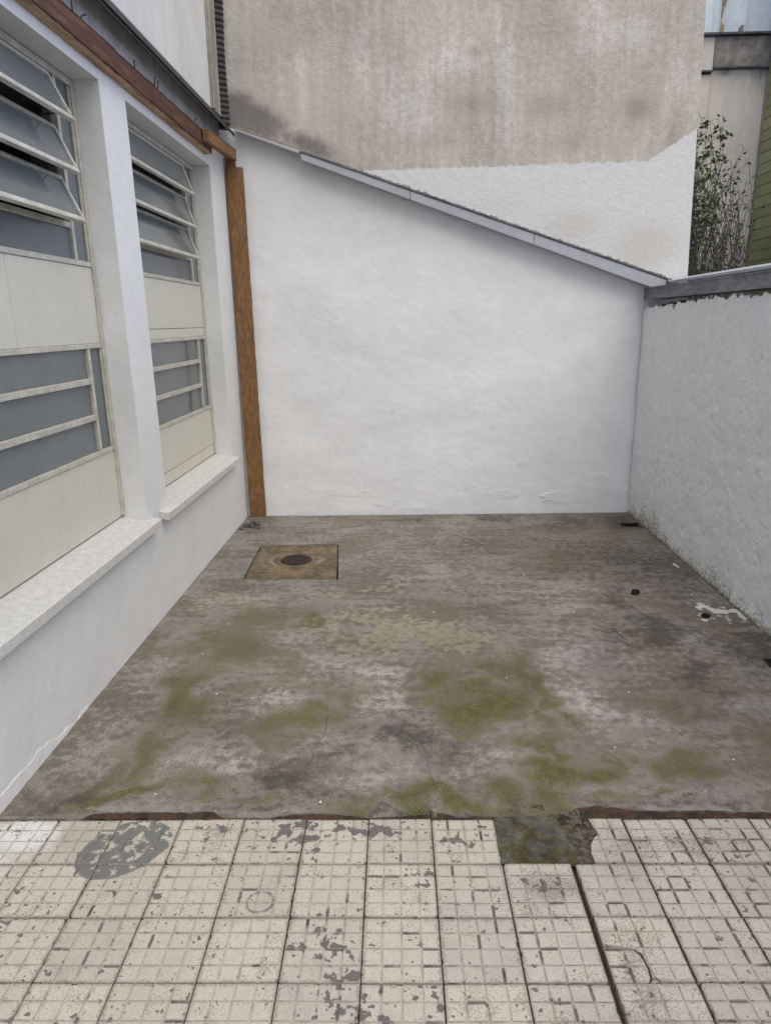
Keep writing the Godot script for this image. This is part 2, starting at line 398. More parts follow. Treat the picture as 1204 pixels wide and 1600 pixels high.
func paving_material() -> StandardMaterial3D:
	var x0 := -1.40; var z0 := -2.0; var px := 0.0016
	var w := 2016; var h := 640
	var hw := w / 2; var hh := h / 2
	var dense := blobs([
		[-0.35, -1.89, 0.14, 0.06, 0.95], [-0.13, -1.885, 0.16, 0.035, 1.25], [-0.33, -1.86, 0.06, 0.05, 1.1], [-0.30, -1.80, 0.05, 0.09, 0.8], [-0.22, -1.47, 0.08, 0.07, 0.85], [-0.17, -1.37, 0.07, 0.09, 0.85], [-0.12, -1.27, 0.1, 0.06, 0.8], [0.12, -1.85, 0.06, 0.04, 1.0], [0.03, -1.7, 0.05, 0.05, 0.85], [0.22, -1.9, 0.04, 0.06, 0.7],
		[-0.6, -1.88, 0.1, 0.06, 0.5], [-0.72, -1.62, 0.06, 0.04, 0.62], [-0.42, -1.85, 0.1, 0.06, 0.6], [0.36, -1.68, 0.09, 0.06, 0.6], [-1.1, -1.5, 0.2, 0.2, 0.35], [0.25, -1.2, 0.07, 0.05, 0.8], [0.05, -1.32, 0.05, 0.05, 0.6], [0.9, -1.85, 0.2, 0.1, 0.4], [1.2, -1.6, 0.3, 0.3, 0.35], [-0.9, -1.2, 0.3, 0.1, 0.45]], hw, hh, x0, z0, px * 2)
	var grime := blobs([[0.36, -1.66, 0.13, 0.11, 1.0], [0.62, -1.8, 0.14, 0.16, 0.7], [0.85, -1.85, 0.25, 0.08, 0.6], [0.58, -1.4, 0.16, 0.12, 0.65], [0.9, -1.4, 0.2, 0.1, 0.4], [0.55, -1.25, 0.3, 0.08, 0.7], [1.2, -1.3, 0.4, 0.2, 0.4], [-1.25, -1.4, 0.2, 0.2, 0.4], [-0.55, -1.85, 0.14, 0.08, 0.45]], hw, hh, x0, z0, px * 2)
	var rusty := blobs([[0.13, -1.87, 0.09, 0.06, 0.8], [0.12, -1.72, 0.12, 0.08, 0.5], [-0.62, -1.66, 0.14, 0.09, 0.5], [-0.95, -1.86, 0.14, 0.1, 0.4], [-1.05, -1.62, 0.14, 0.1, 0.35]], hw, hh, x0, z0, px * 2)
	var bleach := blobs([[-1.2, -1.85, 0.14, 0.12, 1.0], [-1.25, -1.7, 0.1, 0.12, 0.8]], hw, hh, x0, z0, px * 2)
	var flake := grey(fnl(FastNoiseLite.TYPE_SIMPLEX_SMOOTH, 0.03, 4, 31, 0.5), w, h)
	var spots := grey(fnl(FastNoiseLite.TYPE_SIMPLEX_SMOOTH, 0.055, 2, 35, 0.5), w, h)
	var speck := grey(fnl(FastNoiseLite.TYPE_SIMPLEX, 0.16, 3, 32, 0.6), w, h)
	var soft := grey(fnl(FastNoiseLite.TYPE_SIMPLEX_SMOOTH, 0.012, 4, 33, 0.6), w, h)
	var dirt := grey(fnl(FastNoiseLite.TYPE_SIMPLEX_SMOOTH, 0.022, 2, 34, 0.5), w, h)
	var out := PackedByteArray(); out.resize(w * h * 3)
	var hm := PackedByteArray(); hm.resize(w * h)
	for j in h:
		var z := z0 + j * px
		for i in w:
			var n := j * w + i
			var x := x0 + i * px
			var t := (z - TZ) + TA * (x - TX)
			var s := (x - TX) - TA * (z - TZ)
			if s > 0.602: s -= SHIFT
			var si := (j >> 1) * hw + (i >> 1)
			var fl := (flake[n] - 128) / 255.0
			var sp := (speck[n] - 128) / 255.0
			var so := (soft[n] - 128) / 255.0
			var di := dirt[n] / 255.0
			# place within the tile
			var a := fposmod(s, TW) / TW * 4.0
			var b := fposmod(t, TD) / TD * 4.0
			var ga := absf(a - roundf(a)) * TW * 0.25
			var gb := absf(b - roundf(b)) * TD * 0.25
			var gr := minf(ga, gb)
			var edge := (ga < gb and (roundf(a) == 0.0 or roundf(a) == 4.0)) or (gb <= ga and (roundf(b) == 0.0 or roundf(b) == 4.0))
			var tn := float(int(floor(s / TW) * 7.0 + floor(t / TD) * 13.0 + 700.0) % 17) / 17.0
			var v := 1.0 + so * 0.34 + sp * 0.34 + (tn - 0.5) * 0.24
			var r := 0.505 * v; var g := 0.458 * v; var u := 0.392 * v
			var tan_ := ss(0.0, 0.40, so + sp * 0.5 + (tn - 0.5) * 0.3) * 0.45
			r = lerpf(r, 0.34, tan_); g = lerpf(g, 0.285, tan_); u = lerpf(u, 0.215, tan_)
			var q := 0.0
			if bleach[si] > 0.05:
				q = ss(0.2, 0.8, bleach[si] + so * 0.4) * 0.8
				r = lerpf(r, 0.72, q); g = lerpf(g, 0.72, q); u = lerpf(u, 0.73, q)
			if rusty[si] > 0.05:
				q = ss(0.2, 1.0, rusty[si] + so * 0.7) * 0.5
				r = lerpf(r, 0.50, q); g = lerpf(g, 0.40, q); u = lerpf(u, 0.28, q)
			# fine brown pitting
			var pit := ss(0.13, 0.27, sp + so * 0.40 + (tn - 0.5) * 0.10 + grime[si] * 0.25)
			r = lerpf(r, 0.20, pit * 0.55); g = lerpf(g, 0.17, pit * 0.55); u = lerpf(u, 0.14, pit * 0.55)
			if grime[si] > 0.05:
				q = ss(0.2, 1.0, grime[si] + so * 0.8 + sp * 0.5) * 0.5
				r = lerpf(r, 0.21, q); g = lerpf(g, 0.19, q); u = lerpf(u, 0.165, q)
			# dirt caught in the pressed grooves: some lengths are packed, most are only dull
			if gr < 0.0058 and not edge:
				var along := ga < gb
				var ia := int(floor(s / TW)) * 4; var ib := int(floor(t / TD)) * 4
				var line := (ia + int(roundf(a))) if along else (ib + int(roundf(b)))
				var seg := (ib + int(floor(b))) if along else (ia + int(floor(a)))
				var hsh := fposmod(sin(line * 127.1 + seg * 311.7 + (74.7 if along else 19.3)) * 43758.5453, 1.0)
				var place := absf((b - floor(b) if along else a - floor(a)) - 0.5)
				var odds := 0.15 + clampf(x * 0.14, -0.04, 0.16) + so * 0.3
				var pack := ss(odds, odds - 0.08, hsh) * ss(0.52, 0.38, place + sp * 0.25)
				q = ss(0.0058, 0.0028, gr + sp * 0.003) * (0.10 + 0.85 * pack + 0.25 * ss(0.5, 0.8, di))
				r = lerpf(r, 0.12, q); g = lerpf(g, 0.104, q); u = lerpf(u, 0.090, q)
			elif edge and gr < 0.012:
				q = ss(0.012, 0.0, gr + sp * 0.018 + so * 0.010) * 0.55
				r = lerpf(r, 0.13, q); g = lerpf(g, 0.105, q); u = lerpf(u, 0.075, q)
			# old dark paint that is left in flakes
			var fk := ss(0.33, 0.35, fl + dense[si] * 0.46 + sp * 0.12 - 0.03)
			fk = maxf(fk, ss(0.335, 0.36, (spots[n] - 128) / 255.0 + dense[si] * 0.12 + so * 0.22 + sp * 0.05))
			r = lerpf(r, 0.105, fk * 0.92); g = lerpf(g, 0.092, fk * 0.92); u = lerpf(u, 0.090, fk * 0.92)
			# the smear of cement over two tiles
			var ex := (x + 0.868 + (z + 1.8) * 0.25) / 0.125; var ez := (z + 1.795) / 0.125
			var ed := ex * ex + ez * ez
			if ed < 1.5:
				q = ss(1.02, 0.97, ed + fl * 0.35) * ss(0.13, 0.10, fl + sp * 0.22 - ss(0.4, 0.9, ed) * 0.06 * signf(z + 1.80))
				if ed > 0.80 and ed < 0.98 and z > -1.80: q = maxf(q, 0.85)
				r = lerpf(r, 0.118, q * 0.9); g = lerpf(g, 0.122, q * 0.9); u = lerpf(u, 0.118, q * 0.9)
			# a ring left by a can
			var rd := Vector2(x + 0.415, (z + 1.597)).length()
			if absf(rd - 0.036) < 0.004 and fl + sp > -0.12:
				r *= 0.4; g *= 0.39; u *= 0.38
			out[n * 3] = int(pow(clampf(r, 0.004, 1), 0.4545) * 255.0)
			out[n * 3 + 1] = int(pow(clampf(g, 0.004, 1), 0.4545) * 255.0)
			out[n * 3 + 2] = int(pow(clampf(u, 0.004, 1), 0.4545) * 255.0)
			hm[n] = clampi(int(130 + sp * 70 + so * 50 - pit * 50), 0, 255)
	var mt := StandardMaterial3D.new()
	mt.albedo_texture = tex(Image.create_from_data(w, h, false, Image.FORMAT_RGB8, out))
	mt.roughness = 0.8
	mt.heightmap_enabled = true
	mt.heightmap_texture = tex(Image.create_from_data(w, h, false, Image.FORMAT_L8, hm))
	mt.heightmap_scale = 0.15
	mt.uv1_scale = Vector3(1.0 / (w * px), 1.0 / (h * px), 1)
	mt.uv1_offset = Vector3(-x0 / (w * px), -z0 / (h * px), 0)
	return mt

# roughcast of the neighbour's tall wall: uv = (x, -y)
func roughcast_material() -> StandardMaterial3D:
	var x0 := -1.62; var top := 4.25; var px := 0.0031
	var w := 1200; var h := 810
	var hw := w / 2; var hh := h / 2
	# x, depth below the top of the sheet
	var black := blobs([[-1.15, 4.25 - 2.95, 0.34, 0.15, 1.5, 0.35], [-1.25, 4.25 - 3.04, 0.2, 0.12, 1.2], [-0.75, 4.25 - 2.78, 0.32, 0.09, 1.0, 0.35]], hw, hh, x0, 0.0, px * 2)
	var brown := blobs([[1.62, 4.25 - 2.98, 0.2, 0.14, 0.9], [0.98, 4.25 - 3.0, 0.3, 0.16, 0.7], [0.45, 4.25 - 3.02, 0.3, 0.14, 0.75], [0.45, 4.25 - 3.35, 0.1, 0.06, 0.7], [0.2, 4.25 - 2.78, 0.5, 0.1, 0.5], [-0.6, 4.25 - 3.0, 0.3, 0.4, 0.4], [-0.2, 4.25 - 3.5, 0.3, 0.3, 0.4], [1.2, 4.25 - 2.75, 0.5, 0.1, 0.5], [-1.0, 4.25 - 3.5, 0.4, 0.3, 0.4]], hw, hh, x0, 0.0, px * 2)
	var chalk := blobs([[-0.15, 4.25 - 3.2, 0.12, 0.6, 0.7], [0.02, 4.25 - 3.0, 0.16, 0.35, 0.75], [0.65, 4.25 - 3.1, 0.12, 0.45, 0.9], [0.3, 4.25 - 3.3, 0.3, 0.14, 0.6], [1.25, 4.25 - 3.2, 0.08, 0.6, 0.6], [1.55, 4.25 - 3.45, 0.25, 0.14, 0.7], [-0.8, 4.25 - 3.3, 0.16, 0.1, 0.55], [-0.35, 4.25 - 3.45, 0.1, 0.3, 0.6], [1.85, 4.25 - 3.0, 0.1, 0.5, 0.4], [0.62, 4.25 - 2.8, 0.15, 0.12, 0.6]], hw, hh, x0, 0.0, px * 2)
	var faded := blobs([[1.75, 4.25 - 2.05, 0.35, 0.25, 1.0], [1.2, 4.25 - 2.2, 0.35, 0.18, 0.8], [0.7, 4.25 - 2.35, 0.3, 0.1, 0.5]], hw, hh, x0, 0.0, px * 2)
	var big := grey(fnl(FastNoiseLite.TYPE_SIMPLEX_SMOOTH, 0.008, 4, 51), hw, hh)
	var mid := grey(fnl(FastNoiseLite.TYPE_SIMPLEX_SMOOTH, 0.05, 4, 52, 0.6), w, h)
	var fine := grey(fnl(FastNoiseLite.TYPE_SIMPLEX, 0.26, 3, 53, 0.65), w, h)
	var run := grey(fnl(FastNoiseLite.TYPE_SIMPLEX_SMOOTH, 0.03, 4, 54, 0.6), w, h / 10 + 1)
	var out := PackedByteArray(); out.resize(w * h * 3)
	var hm := PackedByteArray(); hm.resize(w * h)
	for j in h:
		var y := top - j * px
		for i in w:
			var n := j * w + i
			var x := x0 + i * px
			var si := mini(j >> 1, hh - 1) * hw + mini(i >> 1, hw - 1)
			var m := (mid[n] - 128) / 255.0
			var f := (fine[n] - 128) / 255.0
			var b := (big[si] - 128) / 255.0
			var d := (run[(j / 10) * w + i] - 128) / 255.0
			var v := 1.0 + m * 0.26 + f * 0.42 + d * 0.2 + b * 0.40
			var r := 0.52 * v; var g := 0.472 * v; var u := 0.424 * v
			var q := ss(0.15, 1.0, chalk[si] + m * 0.5 + d * 0.7 + b * 0.6 + f * 0.4) * 0.6
			r = lerpf(r, 0.60 * v, q); g = lerpf(g, 0.585 * v, q); u = lerpf(u, 0.575 * v, q)
			if brown[si] > 0.05:
				q = ss(0.25, 1.0, brown[si] + m * 0.6 + b * 0.4 + f * 0.2) * 0.6
				r = lerpf(r, 0.27 * v, q); g = lerpf(g, 0.225 * v, q); u = lerpf(u, 0.182 * v, q)
			if black[si] > 0.05:
				q = ss(0.15, 1.1, black[si] + m * 0.5 + f * 0.4 + d * 0.4) * 0.72
				r = lerpf(r, 0.075 * v, q); g = lerpf(g, 0.068 * v, q); u = lerpf(u, 0.066 * v, q)
			# the brushed-on white coat above the flashing
			var line := 2.603 + 0.018 * x + m * 0.02
			if x > 1.72: line += (x - 1.72) * 0.62
			q = ss(-0.006, 0.006, line - y + f * 0.012)
			if q > 0.0:
				var fd := ss(0.2, 0.9, faded[si] + m * 0.7 + f * 0.3) * 0.55
				var wv := 1.0 + m * 0.10 + f * 0.14
				r = lerpf(r, lerpf(0.69, 0.57, fd) * wv, q); g = lerpf(g, lerpf(0.685, 0.53, fd) * wv, q); u = lerpf(u, lerpf(0.685, 0.47, fd) * wv, q)
			out[n * 3] = int(pow(clampf(r, 0.004, 1), 0.4545) * 255.0)
			out[n * 3 + 1] = int(pow(clampf(g, 0.004, 1), 0.4545) * 255.0)
			out[n * 3 + 2] = int(pow(clampf(u, 0.004, 1), 0.4545) * 255.0)
			hm[n] = clampi(int(128 + m * 90 + f * 120), 0, 255)
	var mt := StandardMaterial3D.new()
	mt.albedo_texture = tex(Image.create_from_data(w, h, false, Image.FORMAT_RGB8, out))
	mt.roughness = 0.95
	mt.heightmap_enabled = true
	mt.heightmap_texture = tex(Image.create_from_data(w, h, false, Image.FORMAT_L8, hm))
	mt.heightmap_scale = 0.5
	mt.uv1_scale = Vector3(1.0 / (w * px), 1.0 / (h * px), 1)
	mt.uv1_offset = Vector3(-x0 / (w * px), top / (h * px), 0)
	return mt

func wood_texture(seed_: int, a: Color, b: Color, c: Color) -> ImageTexture:
	var w := 512; var h := 512
	var grain := grey(fnl(FastNoiseLite.TYPE_SIMPLEX_SMOOTH, 0.035, 4, seed_, 0.65), w, h, true)
	var blot := grey(fnl(FastNoiseLite.TYPE_SIMPLEX_SMOOTH, 0.008, 3, seed_ + 1), w, h, true)
	var fibre := grey(fnl(FastNoiseLite.TYPE_SIMPLEX, 0.2, 2, seed_ + 2), w, h, true)
	var out := PackedByteArray(); out.resize(w * h * 3)
	for i in w * h:
		var g := clampf((grain[i] / 255.0 - 0.5) * 1.5 + 0.5 + (fibre[i] / 255.0 - 0.5) * 0.4, 0, 1)
		var col := a.lerp(b, g).lerp(c, ss(0.55, 0.8, blot[i] / 255.0))
		col = col * (0.86 + 0.28 * fibre[i] / 255.0)
		col = col.linear_to_srgb()
		out[i * 3] = int(col.r * 255); out[i * 3 + 1] = int(col.g * 255); out[i * 3 + 2] = int(col.b * 255)
	return tex(Image.create_from_data(w, h, false, Image.FORMAT_RGB8, out))

func make_materials():
	var S := FastNoiseLite.TYPE_SIMPLEX_SMOOTH
	var coarse := fnl(S, 0.006, 4, 71)
	var middle := fnl(S, 0.025, 4, 72, 0.6)
	var small := fnl(FastNoiseLite.TYPE_SIMPLEX, 0.2, 3, 73, 0.6)
	var cells := fnl(FastNoiseLite.TYPE_CELLULAR, 0.03, 2, 74)
	M.mott = mottled(512, [[coarse, 1.0], [middle, 0.8], [small, 0.5]], 0.90, 1.0)
	M.clean = mottled(512, [[coarse, 0.6], [middle, 1.0], [small, 0.5]], 0.955, 1.0)
	M.flecks = mottled(512, [[small, 1.0], [middle, 0.3]], 0.72, 1.0)
	M.speckle = mottled(512, [[small, 1.0], [middle, 0.3]], 0.45, 1.0)
	M.worn = mottled(512, [[coarse, 1.0], [middle, 1.0], [small, 0.6]], 0.74, 1.0)
	M.stained = mottled(512, [[coarse, 1.0], [middle, 1.0], [small, 0.4]], 0.55, 1.0)
	var plaster := height(1024, [[fnl(S, 0.02, 5, 76, 0.5), 1.0], [fnl(FastNoiseLite.TYPE_SIMPLEX, 0.2, 2, 77), 0.12]])
	var render := height(1024, [[fnl(S, 0.012, 4, 78, 0.6), 1.0], [cells, 0.25], [fnl(S, 0.06, 4, 79, 0.65), 0.9], [fnl(FastNoiseLite.TYPE_SIMPLEX, 0.25, 2, 80), 0.25]])
	var grit := height(512, [[small, 1.0], [middle, 1.0]])
	M.grit = grit
	M.white = plain(lin(0.75, 0.75, 0.755), 0.75, M.clean, plaster, 0.22, Vector2(0.5, 0.5))
	M.white_back = plain(lin(0.83, 0.83, 0.835), 0.72, M.clean, plaster, 0.2, Vector2(0.45, 0.6))
	M.white_rough = plain(lin(0.84, 0.84, 0.845), 0.8, M.clean, render, 1.0, Vector2(0.8, 0.8))
	M.white_rough.vertex_color_use_as_albedo = true
	M.upper = plain(lin(0.73, 0.72, 0.70), 0.8, M.mott, grit, 0.1, Vector2(0.6, 0.3))
	M.trim = plain(lin(0.60, 0.56, 0.48), 0.75, M.stained, grit, 0.15, Vector2(3.0, 0.25))
	M.cement = plain(lin(0.52, 0.51, 0.50), 0.9, M.worn, grit, 0.4, Vector2(0.9, 0.9))
	M.room = plain(lin(0.38, 0.36, 0.34), 0.9)
	M.room_pale = plain(lin(0.55, 0.55, 0.55), 0.9)
	M.steel_paint = plain(lin(0.66, 0.63, 0.55), 0.5, M.worn, grit, 0.08, Vector2(2.5, 2.5))
	M.panel = plain(lin(0.63, 0.605, 0.52), 0.45, M.clean, grit, 0.04, Vector2(1.2, 1.2))
	M.granite = plain(lin(0.80, 0.79, 0.77), 0.7, M.flecks, grit, 0.05, Vector2(1.7, 1.7))
	M.panes = []
	for k in 4:
		var f := 0.88 + 0.10 * k
		var gm := plain(lin(0.215 * f, 0.240 * f, 0.250 * f), 0.06 + 0.03 * k, M.mott, null, 0, Vector2(0.5, 0.5))
		gm.transparency = BaseMaterial3D.TRANSPARENCY_ALPHA
		gm.albedo_color.a = 0.80 - 0.05 * k
		M.panes.append(gm)
	M.zinc = plain(lin(0.26, 0.28, 0.31), 0.42, M.stained, grit, 0.05, Vector2(0.8, 2.2), 0.55)
	M.painted_metal = plain(lin(0.45, 0.46, 0.50), 0.5, M.mott, grit, 0.05, Vector2(0.7, 0.7))
	M.metal_edge = plain(lin(0.16, 0.18, 0.20), 0.5, M.stained, null, 0.0, Vector2(1.2, 1.2), 0.3)
	M.dark_sheet = plain(lin(0.10, 0.10, 0.105), 0.55, M.stained, grit, 0.05, Vector2(0.7, 3.0), 0.3)
	M.mortar = plain(lin(0.24, 0.20, 0.155), 0.95, M.speckle, grit, 0.6, Vector2(2, 2))
	M.fillet = plain(lin(0.36, 0.32, 0.275), 0.95, M.speckle, grit, 0.5, Vector2(2, 2))
	M.brick_dark = plain(lin(0.16, 0.12, 0.10), 0.95, M.stained, grit, 0.6, Vector2(2, 2))
	M.soil = plain(lin(0.19, 0.098, 0.058), 0.95, M.speckle, grit, 1.2, Vector2(2.5, 2.5))
	M.soil.vertex_color_use_as_albedo = true
	M.bedding = plain(lin(0.13, 0.10, 0.07), 0.95, M.speckle, grit, 0.8, Vector2(2.5, 2.5))
	M.ground = plain(lin(0.08, 0.07, 0.058), 0.95, M.speckle, grit, 0.8, Vector2(0.8, 0.8))
	M.patch = plain(lin(0.15, 0.142, 0.112), 0.9, M.stained, grit, 0.7, Vector2(1.6, 1.6))
	M.patch.vertex_color_use_as_albedo = true
	M.sludge = plain(lin(0.022, 0.018, 0.014), 0.9, M.speckle)
	M.cover = plain(lin(0.255, 0.185, 0.112), 0.9, M.stained, grit, 0.5, Vector2(1.4, 1.4))
	M.lime = plain(lin(0.46, 0.39, 0.29), 0.95, M.speckle, grit, 0.4, Vector2(3, 3))
	M.iron = plain(lin(0.050, 0.027, 0.021), 0.7, M.stained, grit, 0.25, Vector2(5, 5), 0.2)
	M.nail = plain(lin(0.04, 0.03, 0.025), 0.6, null, null, 0, Vector2.ONE, 0.6)
	M.clump = plain(lin(0.05, 0.033, 0.022), 1.0, M.speckle, grit, 1.0, Vector2(9, 9))
	M.chip = plain(lin(0.70, 0.69, 0.66), 0.8, M.mott, null, 0, Vector2(4, 4))
	M.rubble = plain(lin(0.26, 0.235, 0.21), 0.95, M.speckle, grit, 0.8, Vector2(6, 6))
	M.beam = plain(Color.WHITE, 0.75, wood_texture(101, Color(0.055, 0.018, 0.010), Color(0.11, 0.040, 0.020), Color(0.14, 0.062, 0.032)), grit, 0.2, Vector2(0.45, 5.0))
	M.post = plain(Color.WHITE, 0.62, wood_texture(111, Color(0.10, 0.045, 0.016), Color(0.34, 0.175, 0.060), Color(0.17, 0.088, 0.036)), grit, 0.15, Vector2(0.5, 6.0))
	M.raw = plain(Color.WHITE, 0.85, wood_texture(121, Color(0.34, 0.21, 0.12), Color(0.55, 0.40, 0.27), Color(0.30, 0.17, 0.09)), grit, 0.3, Vector2(0.6, 6.0))
	M.beige = plain(lin(0.77, 0.685, 0.57), 0.9, M.mott, grit, 0.5, Vector2(0.8, 0.4))
	M.lintel = plain(lin(0.40, 0.35, 0.30), 0.9, M.stained, grit, 0.3, Vector2(0.7, 0.7))
	M.pale_blue = plain(lin(0.70, 0.76, 0.79), 0.4, M.mott, null, 0, Vector2(0.7, 0.7))
	M.rust = plain(lin(0.5, 0.40, 0.22), 0.9, M.stained, null, 0, Vector2(3, 3))
	M.greens = []
	for k in 4:
		var f := 0.88 + 0.08 * k
		M.greens.append(plain(lin(0.185 * f, 0.175 * f, 0.066 * f), 0.38, M.mott, null, 0, Vector2(2, 2)))
	M.grout = plain(lin(0.06, 0.055, 0.028), 0.9)
	M.beige_stained = plain(lin(0.77, 0.685, 0.57), 0.9, M.mott, grit, 0.5, Vector2(0.8, 0.4))
	M.beige_stained.vertex_color_use_as_albedo = true
	M.bark = plain(lin(0.055, 0.042, 0.032), 0.9)
	M.leaf = plain(lin(0.085, 0.115, 0.032), 0.55)
	M.leaf.vertex_color_use_as_albedo = true
	M.leaf.backlight_enabled = true
	M.leaf.backlight = Color(0.15, 0.2, 0.05)
	M.grass = plain(lin(0.06, 0.12, 0.025), 0.7)
	M.roughcast = roughcast_material()
	M.paving = paving_material()
	M.concrete = concrete_material()

# ---------------------------------------------------------------- the stage
func _ready():
	rng.seed = 20417
	var cam := Camera3D.new()
	cam.name = "camera"
	add_child(cam)
	cam.position = Vector3(0, 1.53, 0)
	cam.rotation = Vector3(-0.260751, 0.036875, -0.012)
	cam.fov = 71.318
	cam.near = 0.05
	cam.far = 400.0
	cam.current = true

	var env := Environment.new()
	env.background_mode = Environment.BG_SKY
	var sm := ProceduralSkyMaterial.new()
	sm.sky_top_color = Color(0.735, 0.81, 0.97)
	sm.sky_horizon_color = Color(0.655, 0.725, 0.875)
	sm.sky_curve = 0.25
	sm.ground_bottom_color = Color(0.35, 0.34, 0.33)
	sm.ground_horizon_color = Color(0.5, 0.5, 0.5)
	sm.sun_angle_max = 1.0
	var sky := Sky.new()
	sky.sky_material = sm
	env.sky = sky
	env.tonemap_mode = Environment.TONE_MAPPER_LINEAR
	env.tonemap_exposure = 3.85
	env.sdfgi_enabled = true
	env.ssao_enabled = true
	env.ssil_enabled = true
	var we := WorldEnvironment.new()
	we.name = "world_environment"
	we.environment = env
	add_child(we)

	var sun := DirectionalLight3D.new()
	sun.name = "sun"
	sun.light_energy = 0.2
	sun.light_color = Color(1.0, 0.99, 0.975)
	sun.light_angular_distance = 60.0
	sun.shadow_enabled = true
	add_child(sun)
	sun.look_at_from_position(Vector3(2.2, 6.5, 3.2), Vector3.ZERO)

	make_materials()
	build_ground()
	build_house()
	build_back_wall()
	build_boundary_wall()
	build_background()
	build_paving()
	build_timber()
	build_cover()
	build_bits()

# ---------------------------------------------------------------- setting
func build_ground():
	var g := MB.new(Vector3(0, -0.6, 0))
	g.face([Vector3(-60, -0.6, -60), Vector3(60, -0.6, -60), Vector3(60, -0.6, 60), Vector3(-60, -0.6, 60)], Vector3.UP)
	single("ground", g, M.ground, "", "", "", "structure")
	# concrete slab of the yard, cut for the inspection cover and the two drain holes, with a broken front edge
	# distance of the slab's edge from the far edge of the paving
	var gaps := [[-1.336, 0.003], [-1.06, 0.004], [-1.03, 0.030], [-0.9, 0.036], [-0.78, 0.033], [-0.64, 0.036], [-0.61, 0.006], [-0.46, 0.004], [-0.43, 0.020], [-0.3, 0.025], [-0.17, 0.018], [-0.13, 0.004], [-0.05, 0.012], [0.03, 0.024], [0.1, 0.027], [0.16, 0.010], [0.22, 0.016], [0.27, 0.006], [0.34, 0.012], [0.43, 0.016], [0.5, 0.03], [0.54, 0.055], [0.6, 0.062], [0.7, 0.044], [0.82, 0.034], [0.95, 0.038], [1.1, 0.027], [1.25, 0.030], [1.45, 0.02], [1.77, 0.018]]
	var front := []
	for q in gaps: front.append(Vector2(q[0], TZ - TA * (q[0] - TX) - q[1]))
	var rough := []
	for i in front.size() - 1:
		var a: Vector2 = front[i]; var b: Vector2 = front[i + 1]
		var n := maxi(2, int(a.distance_to(b) / 0.018))
		for k in n:
			var p := a.lerp(b, float(k) / n)
			if i > 0: p.y -= rng.randf_range(0.0, 0.006)
			rough.append(p)
	rough.append(front[-1])
	# the cover's recess
	var h1 := Vector2(-1.043, -4.121); var h2 := Vector2(-0.447, -4.122); var h3 := Vector2(-1.069, -4.810); var h4 := Vector2(-0.518, -4.854)
	var cut := -0.75
	var top_mid := h3.lerp(h4, (cut - h3.x) / (h4.x - h3.x))
	var bot_mid := h1.lerp(h2, (cut - h1.x) / (h2.x - h1.x))
	var left := PackedVector2Array([Vector2(cut, -5.62), Vector2(-1.336, -5.62)])
	var right := PackedVector2Array()
	var split := false
	for p in rough:
		if p.x < cut: left.append(p)
		else:
			if not split:
				split = true
				left.append(Vector2(cut, p.y))
				right.append(Vector2(cut, p.y))
				if p.x - cut < 0.003: continue
			right.append(p)
	left.append_array([bot_mid, h1, h3, top_mid])
	right.append_array([Vector2(1.77, -2.95), Vector2(1.615, -2.95), Vector2(1.625, -3.09), Vector2(1.77, -3.09), Vector2(1.77, -5.275), Vector2(1.615, -5.275), Vector2(1.59, -5.40), Vector2(1.77, -5.40), Vector2(1.77, -5.70), Vector2(cut, -5.62), top_mid, h4, h2, bot_mid])
	var s := MB.new(Vector3(0.2, -0.2, -3.8))
	s.slab(left, -0.6, 0.0)
	s.slab(right, -0.6, 0.0)
	var slab := single("concrete_floor", s, M.concrete, "", "", "", "structure")
	slab.set_meta("label", "stained grey concrete floor of the yard with green moss patches")
	# reddish earth bed under the broken edge, dark bedding under the paving
	var e := MB.new(Vector3(0.2, -0.2, -2.0))
	var nx := 240
	var nz := 12
	e.st.set_smooth_group(0)
	var nn := fnl(FastNoiseLite.TYPE_SIMPLEX_SMOOTH, 22.0, 3, 5)
	for i in nx:
		for j in nz:
			var q := []
			for c in [[0, 0], [1, 0], [1, 1], [0, 1]]:
				var x := lerpf(-1.336, 1.77, float(i + c[0]) / nx)
				var z := lerpf(-2.06, -1.93, float(j + c[1]) / nz)
				q.append(Vector3(x, -0.0045 + nn.get_noise_2d(x, z) * 0.006, z))
			var cn := nn.get_noise_2d(q[0].x * 0.5 + 7.0, q[0].z * 0.5)
			e.st.set_color(Color(1, 1, 1).lerp(Color(0.42, 0.62, 0.7), ss(-0.05, 0.25, cn)) * rng.randf_range(0.75, 1.15))
			e.face(q, Vector3.UP)
	single("earth_bed", e, M.soil, "", "", "", "structure")
	var d := MB.new(Vector3(0.2, -0.2, -0.2))
	for blk in [[-1.19, 0.584], [0.607, 1.90]]:
		var c4 := [to_world(blk[0], -0.004), to_world(blk[1], -0.004), to_world(blk[1], 3.5), to_world(blk[0], 3.5)]
		d.face([Vector3(c4[0].x, -0.0065, c4[0].y), Vector3(c4[1].x, -0.0065, c4[1].y), Vector3(c4[2].x, -0.0065, c4[2].y), Vector3(c4[3].x, -0.0065, c4[3].y)], Vector3.UP)
	var low := [to_world(0.57, -0.02), to_world(0.62, -0.02), to_world(0.62, 3.5), to_world(0.57, 3.5)]
	d.face([Vector3(low[0].x, -0.02, low[0].y), Vector3(low[1].x, -0.02, low[1].y), Vector3(low[2].x, -0.02, low[2].y), Vector3(low[3].x, -0.02, low[3].y)], Vector3.UP)
	single("bedding", d, M.bedding, "", "", "", "structure")

func rect_front(mb: MB, x: float, y0: float, y1: float, za: float, zb: float, out: float):
	if absf(y1 - y0) < 0.001 or absf(za - zb) < 0.001: return
	mb.face([Vector3(x, y0, za), Vector3(x, y1, za), Vector3(x, y1, zb), Vector3(x, y0, zb)], Vector3(out, 0, 0))

const W1A := -1.96
const W1B := -3.43
const W2A := -3.73
const W2B := -5.19
const WTOP := 2.55
const WBOT := 0.56

